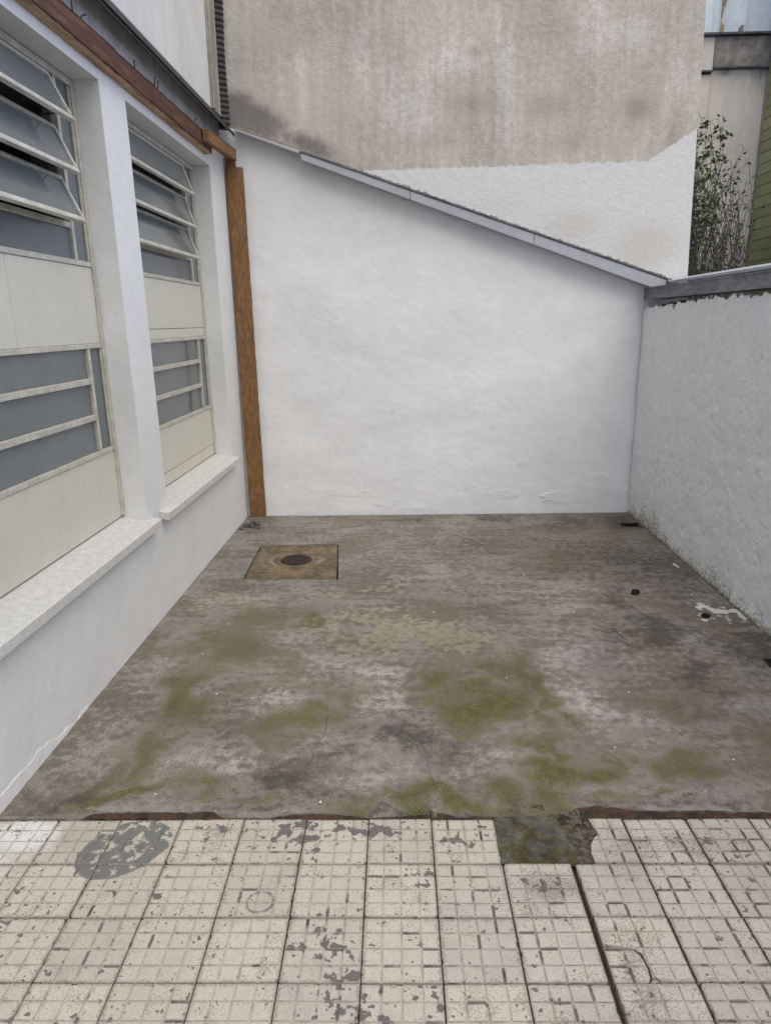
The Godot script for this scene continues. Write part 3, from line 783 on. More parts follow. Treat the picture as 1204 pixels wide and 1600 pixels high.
func build_house():
	var t := thing("house", "white plastered house side with two steel windows along the yard", "house", Vector3(-2.5, -0.6, -2.5))
	var f := MB.new(t.position, LEAN)
	var zn := 3.0; var zf := -5.585
	for side in [[XL, 1.0], [-1.60, -1.0]]:
		rect_front(f, side[0], -0.6, WBOT, zn, zf, side[1])
		rect_front(f, side[0], WTOP, 2.74, zn, zf, side[1])
		rect_front(f, side[0], WBOT, WTOP, zn, W1A, side[1])
		rect_front(f, side[0], WBOT, WTOP, W1B, W2A, side[1])
		rect_front(f, side[0], WBOT, WTOP, W2B, zf, side[1])
	for w in [[W1A, W1B], [W2A, W2B]]:
		f.face([Vector3(XL, WTOP, w[0]), Vector3(-1.6, WTOP, w[0]), Vector3(-1.6, WTOP, w[1]), Vector3(XL, WTOP, w[1])], Vector3.DOWN)
		f.face([Vector3(XL, WBOT, w[0]), Vector3(-1.6, WBOT, w[0]), Vector3(-1.6, WBOT, w[1]), Vector3(XL, WBOT, w[1])], Vector3.UP)
		f.face([Vector3(XL, WBOT, w[0]), Vector3(-1.6, WBOT, w[0]), Vector3(-1.6, WTOP, w[0]), Vector3(XL, WTOP, w[0])], Vector3(0, 0, -1))
		f.face([Vector3(XL, WBOT, w[1]), Vector3(-1.6, WBOT, w[1]), Vector3(-1.6, WTOP, w[1]), Vector3(XL, WTOP, w[1])], Vector3(0, 0, 1))
	f.face([Vector3(XL, -0.6, zf), Vector3(-1.6, -0.6, zf), Vector3(-1.6, 2.74, zf), Vector3(XL, 2.74, zf)], Vector3(0, 0, -1))
	f.face([Vector3(XL, 2.74, zn), Vector3(-1.6, 2.74, zn), Vector3(-1.6, 2.74, zf), Vector3(XL, 2.74, zf)], Vector3.UP)
	var fw := part("facade_wall", f, M.white, t)
	# a thin second coat at the foot of the wall, its upper edge flaked off
	var k := MB.new(t.position)
	var prev := []
	var fn := fnl(FastNoiseLite.TYPE_SIMPLEX_SMOOTH, 3.0, 4, 61)
	var z := -1.7
	while z > -2.62:
		var hgt := 0.012 + 0.034 * ss(-2.55, -2.25, z) + 0.03 * fn.get_noise_1d(z * 1.6) + rng.randf_range(0, 0.003)
		var th := 0.001 + 0.003 * maxf(0.0, fn.get_noise_1d(z * 4.0 + 30.0) + 0.3) * ss(-2.62, -2.4, z)
		var cur := [Vector3(XL + th + 0.004, -0.02, z), Vector3(XL + th, hgt - 0.001, z), Vector3(XL - 0.001, hgt + 0.0015, z)]
		if prev:
			k.face([prev[0], prev[1], cur[1], cur[0]], Vector3(1, 0.1, 0))
			k.face([prev[1], prev[2], cur[2], cur[1]], Vector3(0.3, 1, 0))
		prev = cur
		z -= rng.randf_range(0.008, 0.02)
	part("base_coat", k, M.white, t)
	# raw wall behind the beam, upper wall, corner board
	var g := MB.new(t.position)
	g.box(Vector3(-1.62, 2.745, 3.0), Vector3(-1.352, 2.93, -5.55))
	part("raw_strip", g, M.cement, t)
	var u := MB.new(t.position)
	u.box(Vector3(-1.62, 2.935, 3.0), Vector3(-1.345, 7.4, -5.50), 0.01)
	part("upper_wall", u, M.upper, t)
	var b := MB.new(t.position)
	b.box(Vector3(-1.344, 2.94, -5.335), Vector3(-1.330, 7.3, -5.545), 0.004)
	b.box(Vector3(-1.329, 2.94, -5.335), Vector3(-1.318, 7.3, -5.372), 0.004)
	part("corner_board", b, M.trim, t)
	# the room behind the windows
	var r := MB.new(t.position)
	r.box(Vector3(-5.4, -0.2, 3.0), Vector3(-1.601, -0.02, -5.55))
	r.box(Vector3(-5.4, 2.76, 3.0), Vector3(-1.63, 2.93, -5.55))
	r.box(Vector3(-5.4, -0.019, 3.0), Vector3(-5.2, 2.759, -5.55))
	r.box(Vector3(-5.199, -0.019, 3.0), Vector3(-1.602, 2.759, 2.9))
	r.box(Vector3(-5.199, -0.019, -5.45), Vector3(-1.68, 2.759, -5.55))
	part("room", r, M.room, t)
	var c := MB.new(t.position)
	c.box(Vector3(-2.25, -0.018, -4.55), Vector3(-2.0, 2.758, -4.80), 0.01)
	part("inner_column", c, M.room_pale, t)
	var c2 := MB.new(t.position)
	c2.box(Vector3(-2.4, -0.018, -2.85), Vector3(-2.15, 2.758, -3.1), 0.01)
	part("inner_column", c2, M.room_pale, t)

	build_window("large steel window nearest the camera, its three top vents tilted open", W1A, W1B, -3.255, 25.0, -1.86, -3.515, true)
	build_window("steel window farther away beside the wooden post, its top vents slightly open", W2A, W2B, -4.99, 19.0, -3.625, -5.26, false)

	# metal flashing between the two storeys
	var fl := MB.new(Vector3(-1.25, 2.8, -1.3))
	fl.face([Vector3(-1.35, 2.905, 3.0), Vector3(-1.25, 2.838, 3.0), Vector3(-1.25, 2.838, -5.58), Vector3(-1.35, 2.905, -5.58)], Vector3(0.4, 1, 0))
	fl.face([Vector3(-1.35, 2.901, 3.0), Vector3(-1.252, 2.834, 3.0), Vector3(-1.252, 2.834, -5.58), Vector3(-1.35, 2.901, -5.58)], Vector3(-0.4, -1, 0))
	fl.box(Vector3(-1.252, 2.815, 3.0), Vector3(-1.249, 2.839, -5.58))
	fl.face([Vector3(-1.35, 2.905, -5.58), Vector3(-1.25, 2.838, -5.58), Vector3(-1.252, 2.834, -5.58), Vector3(-1.35, 2.901, -5.58)], Vector3(0, 0, -1))
	single("metal_flashing", fl, M.dark_sheet, "dark grey metal flashing running along the house above the wooden beam", "flashing")
	# corrugated sheet that closes the gap to the tall wall
	var cs := MB.new(Vector3(-1.33, 2.85, -5.6))
	var y := 2.86
	var rows := []
	while y < 7.2:
		for q in [[0.0, 0.0], [0.009, 0.012], [0.018, 0.014], [0.024, 0.004], [0.033, 0.0]]:
			rows.append([y + q[0], q[1]])
		y += 0.036
	for i in rows.size() - 1:
		var a: Array = rows[i]; var d: Array = rows[i + 1]
		var wob := sin(a[0] * 9.0) * 0.004
		cs.face([Vector3(-1.36, a[0], -5.548 + a[1]), Vector3(-1.283 + wob, a[0], -5.598 + a[1] * 1.6), Vector3(-1.283 + wob, d[0], -5.598 + d[1] * 1.6), Vector3(-1.36, d[0], -5.548 + d[1])], Vector3(0.4, 0, 1))
	single("corrugated_sheet", cs, plain(lin(0.12, 0.115, 0.115), 0.6, M.stained, null, 0, Vector2(2, 2)), "narrow dark corrugated sheet standing between upper house corner and tall wall", "sheet metal")

func bar(mb: MB, y0: float, y1: float, za: float, zb: float, x0 := XW - 0.015, x1 := XW + 0.015, ch := 0.002):
	mb.box(Vector3(x0, y0, za), Vector3(x1, y1, zb), ch)

func pane(called: String, y0: float, y1: float, za: float, zb: float, parent: Node3D, origin: Vector3, x := XW):
	var p := MB.new(origin, LEAN)
	p.box(Vector3(x - 0.0015, y0, za), Vector3(x + 0.0015, y1, zb))
	return part(called, p, M.panes[rng.randi() % 4], parent)

func build_window(label: String, za: float, zb: float, zm: float, open: float, sa: float, sb: float, near: bool):
	var t := thing("steel_window", label, "window", Vector3(XW, 0.585, (za + zb) * 0.5), "steel windows along the house")
	var o := t.position
	var A := za - 0.004; var B := zb + 0.004
	var f := MB.new(o, LEAN)
	bar(f, 0.60, 2.546, B + 0.026, B, XW - 0.022, XW + 0.02)
	bar(f, 0.60, 2.546, A, A - 0.026, XW - 0.022, XW + 0.02)
	bar(f, 2.518, 2.546, A - 0.027, B + 0.027, XW - 0.022, XW + 0.02)
	for y in [1.795, 1.437, 0.948]:
		bar(f, y - 0.011, y + 0.011, A - 0.027, B + 0.027, XW - 0.018, XW + 0.016)
	part("frame", f, M.steel_paint, t)
	for r in [[1.807, 2.517], [0.960, 1.425]]:
		var m := MB.new(o, LEAN)
		bar(m, r[0], r[1], zm + 0.012, zm - 0.012, XW - 0.016, XW + 0.016)
		part("mullion", m, M.steel_paint, t)
	var z1 := A - 0.028; var z2 := zm + 0.014
	var rails := [[1.945, 0.012], [1.283, 0.013], [1.118, 0.013]]
	for r in rails:
		var m := MB.new(o, LEAN)
		bar(m, r[0] - r[1], r[0] + r[1], z1, z2, XW - 0.016, XW + (0.020 if r[0] < 1.5 else 0.014))
		part("rail", m, M.steel_paint, t)
	# glass
	pane("glass_pane", 1.808, 1.931, z1, z2, t, o)
	pane("glass_pane", 1.298, 1.424, z1, z2, t, o)
	pane("glass_pane", 1.133, 1.268, z1, z2, t, o)
	pane("glass_pane", 0.961, 1.103, z1, z2, t, o)
	pane("glass_pane", 1.808, 2.516, zm - 0.014, B + 0.028, t, o)
	pane("glass_pane", 0.961, 1.424, zm - 0.014, B + 0.028, t, o)
	# glazing beads of the side lights
	var gb := MB.new(o, LEAN)
	for r in [[1.808, 2.516], [0.961, 1.424]]:
		bar(gb, r[0], r[1], B + 0.040, B + 0.028, XW + 0.002, XW + 0.012)
	part("glazing_bead", gb, M.steel_paint, t)
	# tilted vents, narrower than their opening
	var len := 0.200
	z2 = zm + 0.068
	for hy in [2.506, 2.315, 2.126]:
		var turn := Basis(Vector3(0, 0, 1), deg_to_rad(open + rng.randf_range(-1.5, 1.5)))
		var s := MB.new(o, LEAN)
		var spots := [[-0.016, 0.0, z1 - 0.002, z2 + 0.002], [-len, -len + 0.022, z1 - 0.002, z2 + 0.002 ], [-len + 0.023, -0.017, z1 - 0.002, z1 - 0.018], [-len + 0.023, -0.017, z2 + 0.018, z2 + 0.002]]
		var h := Vector3(XW + 0.017, hy, 0)
		for q in spots:
			var c := []
			for i in 8:
				c.append(h + turn * Vector3(0.010 if i & 1 else -0.010, q[1] if i & 2 else q[0], q[2] if i & 4 else q[3]))
			s.hexa(c, 0.002)
		var v := part("vent", s, M.steel_paint, t)
		var p := MB.new(o, LEAN)
		var c2 := []
		for i in 8:
			c2.append(h + turn * Vector3(0.0015 if i & 1 else -0.0015, -0.017 if i & 2 else -len + 0.023, z1 - 0.019 if i & 4 else z2 + 0.019))
		p.hexa(c2)
		part("glass_pane", p, M.panes[rng.randi() % 3], v)
		var st := MB.new(o, LEAN)
		st.tube([Vector3(XW - 0.01, hy - 0.15, z2 + 0.001 + 0.008), h + turn * Vector3(0, -len + 0.04, z2 + 0.01)], 0.003, 0.003, 4)
		part("stay", st, M.nail, v)
	# blind panels
	var cuts := [[1.449, 1.783], [0.598, 0.936]]
	for k in 2:
		var y0: float = cuts[k][0]; var y1: float = cuts[k][1]
		var pieces := []
		if near:
			pieces = [[y0, y1, A - 0.027, -2.672], [y0, y1, -2.675, B + 0.027]] if k == 0 else [[y0, y1, A - 0.027, -2.832], [y0, y1, -2.834, B + 0.027]]
		else:
			pieces = [[y0 + 0.056, y1, A - 0.027, B + 0.027], [y0, y0 + 0.053, A - 0.027, B + 0.027]] if k == 0 else [[y0 + 0.075, y1, A - 0.027, B + 0.027], [y0, y0 + 0.071, A - 0.027, -4.62], [y0, y0 + 0.071, -4.623, B + 0.027]]
		for q in pieces:
			var p := MB.new(o, LEAN)
			p.box(Vector3(XW - 0.004, q[0], q[2]), Vector3(XW + 0.010, q[1], q[3]), 0.0015)
			part("blind_panel", p, M.panel, t)
	# granite sill
	var s := MB.new(o)
	var dz := LEAN * (0.56 - 1.5)
	var ga := za + dz - 0.002; var gz := zb + dz + 0.002
	s.hexa([Vector3(-1.50, 0.5615, gz), Vector3(-1.286, 0.519, gz), Vector3(-1.50, 0.597, gz), Vector3(-1.286, 0.557, gz), Vector3(-1.50, 0.5615, ga), Vector3(-1.286, 0.519, ga), Vector3(-1.50, 0.597, ga), Vector3(-1.286, 0.557, ga)])
	for q in [[gz - 0.0005, sb], [sa, ga + 0.0005]]:
		s.hexa([Vector3(-1.336, 0.529, q[1]), Vector3(-1.286, 0.519, q[1]), Vector3(-1.336, 0.5663, q[1]), Vector3(-1.286, 0.557, q[1]), Vector3(-1.336, 0.529, q[0]), Vector3(-1.286, 0.519, q[0]), Vector3(-1.336, 0.5663, q[0]), Vector3(-1.286, 0.557, q[0])])
	part("granite_sill", s, M.granite, t)

# y of the lower edge of the eaves strip on the back wall
func eave(x: float) -> float:
	return 2.648 - 0.351 * (x + 0.772)

func build_back_wall():
	var t := thing("tall_wall", "tall neighbouring wall closing the yard, white below and weathered grey above", "wall", Vector3(0.3, 0, -5.75))
	var lo := MB.new(t.position)
	lo.st.set_smooth_group(0)
	var sway := fnl(FastNoiseLite.TYPE_SIMPLEX_SMOOTH, 1.1, 3, 91, 0.45)
	var nx := 110
	var ny := 80
	for i in nx:
		for j in ny:
			var q := []
			for c in [[0, 0], [1, 0], [1, 1], [0, 1]]:
				var px := lerpf(-1.62, 2.10, float(i + c[0]) / nx)
				var v := float(j + c[1]) / ny
				var py := lerpf(-0.6, eave(px) + 0.06, v)
				q.append(Vector3(px, py, BZ + BK * px + sway.get_noise_2d(px, py * 1.5) * 0.009 * minf(1.0, (1.0 - v) * 20.0)))
			lo.face(q, Vector3(0, 0, 1))
	part("painted_face", lo, M.white_back, t)
	for q in [[-0.52, 0.20, 0.16, 0.05], [-0.20, 0.12, 0.12, 0.07], [0.42, 0.24, 0.10, 0.045], [0.75, 0.16, 0.13, 0.04], [1.22, 0.13, 0.15, 0.05], [-1.05, 0.20, 0.06, 0.05], [1.50, 0.28, 0.1, 0.05], [0.1, 0.05, 0.2, 0.02], [0.9, 0.42, 0.05, 0.03]]:
		var fk := MB.new(t.position)
		var ol := PackedVector2Array()
		for k in 26:
			var an := TAU * k / 26.0
			var rr := rng.randf_range(0.72, 1.15)
			ol.append(Vector2(q[0] + cos(an) * q[2] * rr, q[1] + sin(an) * q[3] * rr))
		fk.upright(ol, 0.0105 + sway.get_noise_2d(q[0], q[1] * 1.5) * 0.009 - 0.0088, -0.02, BZ, BK)
		part("plaster_flake", fk, M.white_back, t)
	var hi := MB.new(t.position)
	hi.upright(PackedVector2Array([Vector2(-1.62, eave(-1.62) + 0.06), Vector2(2.085, eave(2.085) + 0.06), Vector2(2.068, 2.3), Vector2(2.055, 2.8), Vector2(2.035, 3.64), Vector2(2.01, 5.0), Vector2(-1.62, 5.0)]), 0.0, -0.22, BZ, BK)
	part("roughcast_face", hi, M.roughcast, t)
	# ragged mortar where the flashing is let into the wall
	var rag := fnl(FastNoiseLite.TYPE_SIMPLEX, 1.0, 3, 92, 0.6)
	var m := MB.new(t.position)
	var x := -1.25
	var prev := []
	while x < 2.02:
		var b := eave(x) + lerpf(0.062, 0.105, clampf((x + 0.77) / 2.6, 0, 1))
		var hgt := 0.020 + 0.012 * rag.get_noise_1d(x * 30.0) + rng.randf_range(0.0, 0.007)
		var dep := rng.randf_range(0.022, 0.04)
		var zz := BZ + BK * x
		var cur := [Vector3(x, b - 0.01, zz + 0.052), Vector3(x, b + hgt * 0.45, zz + dep), Vector3(x, b + hgt, zz + rng.randf_range(0.003, 0.012)), Vector3(x, b + hgt + 0.004, zz - 0.01)]
		if prev:
			for i in 3:
				m.face([prev[i], prev[i + 1], cur[i + 1], cur[i]], Vector3(0, 0.6, 1))
		prev = cur
		x += rng.randf_range(0.006, 0.018)
	part("mortar_fillet", m, M.fillet, t)

	# eaves flashing: a boxed strip of metal that follows the old lean-to roof
	var e := thing("eaves_flashing", "sloping grey metal flashing across the tall wall above the white face", "flashing", Vector3(0.5, 2.2, -5.6))
	var f := MB.new(e.position, 0.0, 3)
	var xs := [-0.775, 0.0, 0.9, 1.885]
	for i in 3:
		var a: float = xs[i] + (0.0 if i == 0 else 0.0015); var b: float = xs[i + 1] - 0.0015
		var ha := lerpf(0.046, 0.088, (a + 0.775) / 2.66); var hb := lerpf(0.046, 0.088, (b + 0.775) / 2.66)
		var za := BZ + BK * a; var zb := BZ + BK * b
		f.hexa([Vector3(a, eave(a) + 0.006, za + 0.003), Vector3(b, eave(b) + 0.006, zb + 0.003), Vector3(a, eave(a) + ha + 0.02, za + 0.003), Vector3(b, eave(b) + hb + 0.02, zb + 0.003),
			Vector3(a, eave(a), za + 0.12), Vector3(b, eave(b), zb + 0.12), Vector3(a, eave(a) + ha, za + 0.12), Vector3(b, eave(b) + hb, zb + 0.12)], 0.002)
	part("fascia", f, M.painted_metal, e)
	var l := MB.new(e.position, 0.0, 3)
	var a := -0.78; var b := 1.90
	l.hexa([Vector3(a, eave(a) + 0.047, BZ + BK * a + 0.045), Vector3(b, eave(b) + 0.091, BZ + BK * b + 0.045), Vector3(a, eave(a) + 0.075, BZ + BK * a + 0.045), Vector3(b, eave(b) + 0.118, BZ + BK * b + 0.045),
		Vector3(a, eave(a) + 0.047, BZ + BK * a + 0.126), Vector3(b, eave(b) + 0.091, BZ + BK * b + 0.126), Vector3(a, eave(a) + 0.058, BZ + BK * a + 0.126), Vector3(b, eave(b) + 0.105, BZ + BK * b + 0.126)], 0.001)
	part("top_lip", l, M.metal_edge, e)
	var n := MB.new(e.position, 0.0, 3)
	a = -1.24; b = -0.785
	n.hexa([Vector3(a, eave(a) + 0.05, BZ + BK * a + 0.003), Vector3(b, eave(b) + 0.058, BZ + BK * b + 0.003), Vector3(a, eave(a) + 0.065, BZ + BK * a + 0.003), Vector3(b, eave(b) + 0.078, BZ + BK * b + 0.003),
		Vector3(a, eave(a) + 0.036, BZ + BK * a + 0.10), Vector3(b, eave(b) + 0.036, BZ + BK * b + 0.118), Vector3(a, eave(a) + 0.048, BZ + BK * a + 0.10), Vector3(b, eave(b) + 0.052, BZ + BK * b + 0.118)], 0.001)
	part("thin_strip", n, M.painted_metal, e)

func build_boundary_wall():
	var t := thing("boundary_wall", "low white rendered boundary wall on the right with a broken top edge", "wall", Vector3(1.85, 0, -2.6))
	var core := MB.new(t.position)
	core.box(Vector3(1.80, -0.6, -5.69), Vector3(1.93, 1.585, 1.6))
	part("brick_core", core, M.brick_dark, t)
	# rendered coat: a fine uneven sheet with thickness, stained by algae at its foot
	var za := -5.695; var zb := -1.4
	var step := 0.0125
	var nz := int((zb - za) / step)
	var ny := 128
	var bump := fnl(FastNoiseLite.TYPE_SIMPLEX_SMOOTH, 3.2, 4, 81, 0.55)
	var chip := fnl(FastNoiseLite.TYPE_SIMPLEX_SMOOTH, 9.0, 3, 82)
	var topn := fnl(FastNoiseLite.TYPE_SIMPLEX_SMOOTH, 5.0, 5, 83, 0.7)
	var alga := fnl(FastNoiseLite.TYPE_SIMPLEX_SMOOTH, 2.3, 4, 84, 0.6)
	var speck := fnl(FastNoiseLite.TYPE_SIMPLEX, 40.0, 2, 85)
	var c := MB.new(t.position)
	c.st.set_smooth_group(0)
	var pos := []
	var col := []
	for i in nz + 1:
		var z := za + (zb - za) * i / nz
		var top := 1.612 + 0.024 * ss(-5.4, -4.6, z) + topn.get_noise_1d(z * 2.2) * 0.034 - maxf(0.0, topn.get_noise_1d(z * 1.1 + 50.0) - 0.25) * 0.10
		top += rng.randf_range(-0.004, 0.004)
		for j in ny + 1:
			var y := -0.02 + (top + 0.02) * j / ny
			var d := bump.get_noise_2d(z, y) * 0.006 + maxf(0.0, chip.get_noise_2d(z, y) - 0.22) * -0.016
			if y < 0.06: d += 0.006 * (1.0 - y / 0.06)
			var zz := z
			if i == 0: zz += rng.randf_range(-0.004, 0.006)
			pos.append(Vector3(XR - d, y, zz))
			var reach := 0.045 + 0.10 * maxf(0.0, alga.get_noise_1d(z * 1.6) + 0.2)
			if z < -4.95: reach += 0.07 * ss(-4.9, -5.1, z) * ss(-5.5, -5.2, z)
			var a := ss(1.15, 0.0, (y + 0.04 * alga.get_noise_2d(z * 5.0, y * 5.0)) / reach + speck.get_noise_2d(z, y) * 0.9) * 0.9
			var w := Color(1, 1, 1).lerp(Color(0.33, 0.31, 0.17), a)
			if y < 0.02: w = w.lerp(Color(0.13, 0.12, 0.09), ss(0.02, 0.0, y + speck.get_noise_2d(z * 2.0, y) * 0.012))
			col.append(w)
	for i in nz:
		for j in ny:
			var q := [i * (ny + 1) + j, i * (ny + 1) + j + 1, (i + 1) * (ny + 1) + j + 1, (i + 1) * (ny + 1) + j]
			for k in [0, 2, 1, 0, 3, 2]:
				c.st.set_color(col[q[k]])
				c.vert(pos[q[k]], Vector3(1, 0, 0))
	c.st.set_smooth_group(-1)
	c.st.set_color(Color(0.9, 0.88, 0.86))
	for i in nz:
		var a: Vector3 = pos[i * (ny + 1) + ny]; var b: Vector3 = pos[(i + 1) * (ny + 1) + ny]
		c.face([a, b, Vector3(1.80, b.y - 0.012, b.z), Vector3(1.80, a.y - 0.012, a.z)], Vector3.UP)
		c.face([Vector3(1.80, b.y - 0.012, b.z), Vector3(1.80, a.y - 0.012, a.z), Vector3(1.80, 1.3, a.z), Vector3(1.80, 1.3, b.z)], Vector3(1, 0, 0))
	c.box(Vector3(XR, -0.02, zb + 0.001), Vector3(1.80, 1.63, 1.6))
	part("rendered_coat", c, M.white_rough, t)
	# lumps of broken masonry left on the top
	for q in [[-5.5, 0.10, 0.04], [-5.33, 0.13, 0.05], [-5.12, 0.10, 0.055], [-5.0, 0.05, 0.05], [-4.3, 0.08, 0.052], [-3.9, 0.06, 0.05]]:
		var b := MB.new(t.position)
		lump(b, Vector3(1.855, 1.585 + q[2] * 0.5, q[0]), Vector3(0.045, q[2] * 0.62, q[1] * 0.5), int(q[0] * -100))
		part("masonry_lump", b, M.rubble, t)

	var g := thing("roof_gutter", "dark zinc gutter running along the top of the right boundary wall", "gutter", Vector3(1.83, 1.66, -2.6))
	var p := MB.new(g.position, 0.0, 1)
	p.box(Vector3(1.752, 1.668, -5.66), Vector3(1.755, 1.744, 1.6))
	p.box(Vector3(1.7555, 1.668, -5.66), Vector3(1.91, 1.671, 1.6))
	p.box(Vector3(1.745, 1.742, -5.665), Vector3(1.766, 1.752, 1.6), 0.003)
	p.box(Vector3(1.7555, 1.672, -5.66), Vector3(1.91, 1.743, -5.657))
	p.box(Vector3(1.907, 1.672, -5.656), Vector3(1.91, 1.77, 1.6))
	part("trough", p, M.zinc, g)
	var rf := thing("low_roof", "low grey metal roof edge behind the gutter over the boundary wall", "roof", Vector3(2.7, 1.78, -2.6))
	var r := MB.new(rf.position, 0.0, 1)
	r.hexa([Vector3(1.90, 1.775, -5.69), Vector3(2.08, 1.80, -5.69), Vector3(1.90, 1.797, -5.69), Vector3(2.08, 1.832, -5.69), Vector3(1.90, 1.775, 1.6), Vector3(2.08, 1.80, 1.6), Vector3(1.90, 1.797, 1.6), Vector3(2.08, 1.832, 1.6)], 0.003)
	part("edge_strip", r, M.painted_metal, rf)
	var r2 := MB.new(rf.position, 0.0, 1)
	r2.hexa([Vector3(2.081, 1.78, -5.69), Vector3(3.7, 1.74, -5.69), Vector3(2.081, 1.80, -5.69), Vector3(3.7, 1.76, -5.69), Vector3(2.081, 1.78, 1.6), Vector3(3.7, 1.74, 1.6), Vector3(2.081, 1.80, 1.6), Vector3(3.7, 1.76, 1.6)])
	part("roof_sheet", r2, M.dark_sheet, rf)

func lump(b: MB, at: Vector3, r: Vector3, seed_: int):
	var n := fnl(FastNoiseLite.TYPE_SIMPLEX, 1.1, 2, seed_)
	var nu := 10; var nv := 6
	var g := []
	for j in nv + 1:
		var row := []
		for i in nu:
			var th := PI * j / nv; var ph := TAU * i / nu
			var d := Vector3(sin(th) * cos(ph), cos(th), sin(th) * sin(ph))
			row.append(at + d * r * (1.0 + 0.55 * n.get_noise_3dv(d * 1.6)))
		g.append(row)
	for j in nv:
		for i in nu:
			var k := (i + 1) % nu
			b.face([g[j][i], g[j][k], g[j + 1][k], g[j + 1][i]], (g[j][i] + g[j + 1][k]) * 0.5 - at)

func build_background():
	# pale building beyond
	var t := thing("beige_building", "beige building far behind with a grey band under a pale blue window", "building", Vector3(3.4, -0.6, -8.6))
	var w := MB.new(t.position)
	w.box(Vector3(2.2, -0.6, -8.5), Vector3(3.136, 3.985, -8.9))
	w.box(Vector3(3.140, -0.6, -8.530), Vector3(4.2, 4.03, -8.9))
	w.box(Vector3(2.2, 4.358, -8.62), Vector3(4.2, 5.6, -8.9))
	part("wall", w, M.beige, t)
	var l := MB.new(t.position)
	l.box(Vector3(3.155, 4.046, -8.49), Vector3(4.2, 4.335, -8.9), 0.008)
	part("lintel_band", l, M.lintel, t)
	var l2 := MB.new(t.position)
	l2.box(Vector3(2.2, 4.02, -8.495), Vector3(3.153, 4.335, -8.9), 0.008)
	part("wall_end", l2, M.beige, t)
	for q in [[2.2, 3.15, 4.003, 4.018, -8.46], [3.17, 4.2, 4.031, 4.044, -8.45], [2.2, 4.2, 4.337, 4.356, -8.44]]:
		var s := MB.new(t.position)
		s.box(Vector3(q[0], q[2], q[4]), Vector3(q[1], q[3], -8.9))
		part("metal_ledge", s, M.metal_edge, t)
	var wf := MB.new(t.position)
	wf.box(Vector3(2.2, 4.357, -8.52), Vector3(3.115, 5.5, -8.61), 0.004)
	for x in [3.21, 3.44]:
		wf.box(Vector3(x - 0.02, 4.38, -8.52), Vector3(x + 0.02, 5.5, -8.56), 0.004)
	wf.box(Vector3(3.117, 4.357, -8.525), Vector3(4.2, 4.379, -8.57), 0.003)
	var win := part("window", wf, M.pale_blue, t)
	for q in [[3.118, 3.189], [3.231, 3.419], [3.461, 3.80]]:
		var p := MB.new(t.position)
		p.box(Vector3(q[0], 4.38, -8.545), Vector3(q[1], 5.5, -8.555))
		part("window_panel", p, M.pale_blue, win)
	var rs := MB.new(t.position)
	rs.upright(PackedVector2Array([Vector2(3.192, 4.385), Vector2(3.235, 4.385), Vector2(3.232, 4.45), Vector2(3.205, 4.47), Vector2(3.22, 4.6), Vector2(3.25, 4.68), Vector2(3.24, 4.74), Vector2(3.19, 4.72), Vector2(3.194, 4.55)]), 0.003, 0.0, -8.519, 0.0)
	part("rust_stain", rs, M.rust, win)
	var gp := MB.new(t.position)
	gp.upright(PackedVector2Array([Vector2(3.383, 4.381), Vector2(3.432, 4.381), Vector2(3.436, 4.44), Vector2(3.405, 4.436), Vector2(3.385, 4.41)]), 0.004, 0.0, -8.518, 0.0)
	part("patch", gp, M.lintel, win)
	# rendered face below the ledge, streaked with soot at its upper right
	var so := MB.new(t.position)
	var runs := fnl(FastNoiseLite.TYPE_SIMPLEX_SMOOTH, 1.0, 4, 161, 0.6)
	for i in 80:
		for j in 260:
			var q := []
			for c in [[0, 0], [0, 1], [1, 1], [0, 0], [1, 1], [1, 0]]:
				var x: float = 3.142 + 0.0072 * (i + c[0]); var y: float = 1.95 + 0.008 * (j + c[1])
				var rn := runs.get_noise_2d(x * 34.0, y * 3.0)
				var a := ss(0.42, 0.75, x - 3.05 + rn * 0.10) * ss(3.74, 4.0, y + rn * 0.12) * ss(0.72, 0.62, x - 3.05)
				a = maxf(a, 0.8 * ss(0.05, 0.0, absf(x - 3.30) - 0.02 + rn * 0.05) * ss(3.96, 4.01, y + rn * 0.04))
				var st := maxf(0.0, runs.get_noise_2d(x * 6.0, y * 9.0)) * ss(0.30, 0.0, absf(y - 3.02)) * 0.5
				so.st.set_color(Color(1, 1, 1).lerp(Color(0.20, 0.20, 0.23), clampf(a * 0.85 + st, 0, 1)))
				so.vert(Vector3(x, y, -8.515), Vector3(0, 0, 1))
	part("stained_render", so, M.beige_stained, t)

	# green tiled building on the right
	var g := thing("green_tiled_building", "olive green tiled building side at the far right edge", "building", Vector3(4.2, -0.6, -7.4))
	var core := MB.new(g.position)
	core.box(Vector3(3.715, -0.6, -8.44), Vector3(4.9, 5.35, -7.45))
	part("wall", core, M.grout, g)
	var mesh := {}
	for k in 2:
		var b := MB.new()
		var ln := 0.236 if k == 0 else 0.116
		b.box(Vector3(-0.006, -0.052, -ln * 0.5), Vector3(0.006, 0.052, ln * 0.5), 0.003)
		mesh[k] = b.done()
	var row := 0
	var y := 1.62
	while y < 5.3:
		var z := -8.435
		var first := true
		while z < -7.5:
			var k := 1 if first and row % 2 == 1 else 0
			var ln := 0.24 if k == 0 else 0.12
			var o := MeshInstance3D.new()
			o.name = "tile"
			o.mesh = mesh[k]
			o.material_override = M.greens[rng.randi() % 4]
			g.add_child(o, true)
			o.position = Vector3(3.713 + rng.randf_range(-0.001, 0.001), y, z + ln * 0.5) - g.position
			z += ln
			first = false
		y += 0.109
		row += 1

	# climbing shrub in the gap between the walls
	var s := thing("climbing_shrub", "tangled bare climbing shrub with small green leaves in the gap between walls", "shrub", Vector3(2.9, -0.6, -7.6))
	var br := MB.new(s.position)
	var lf := MB.new(s.position)
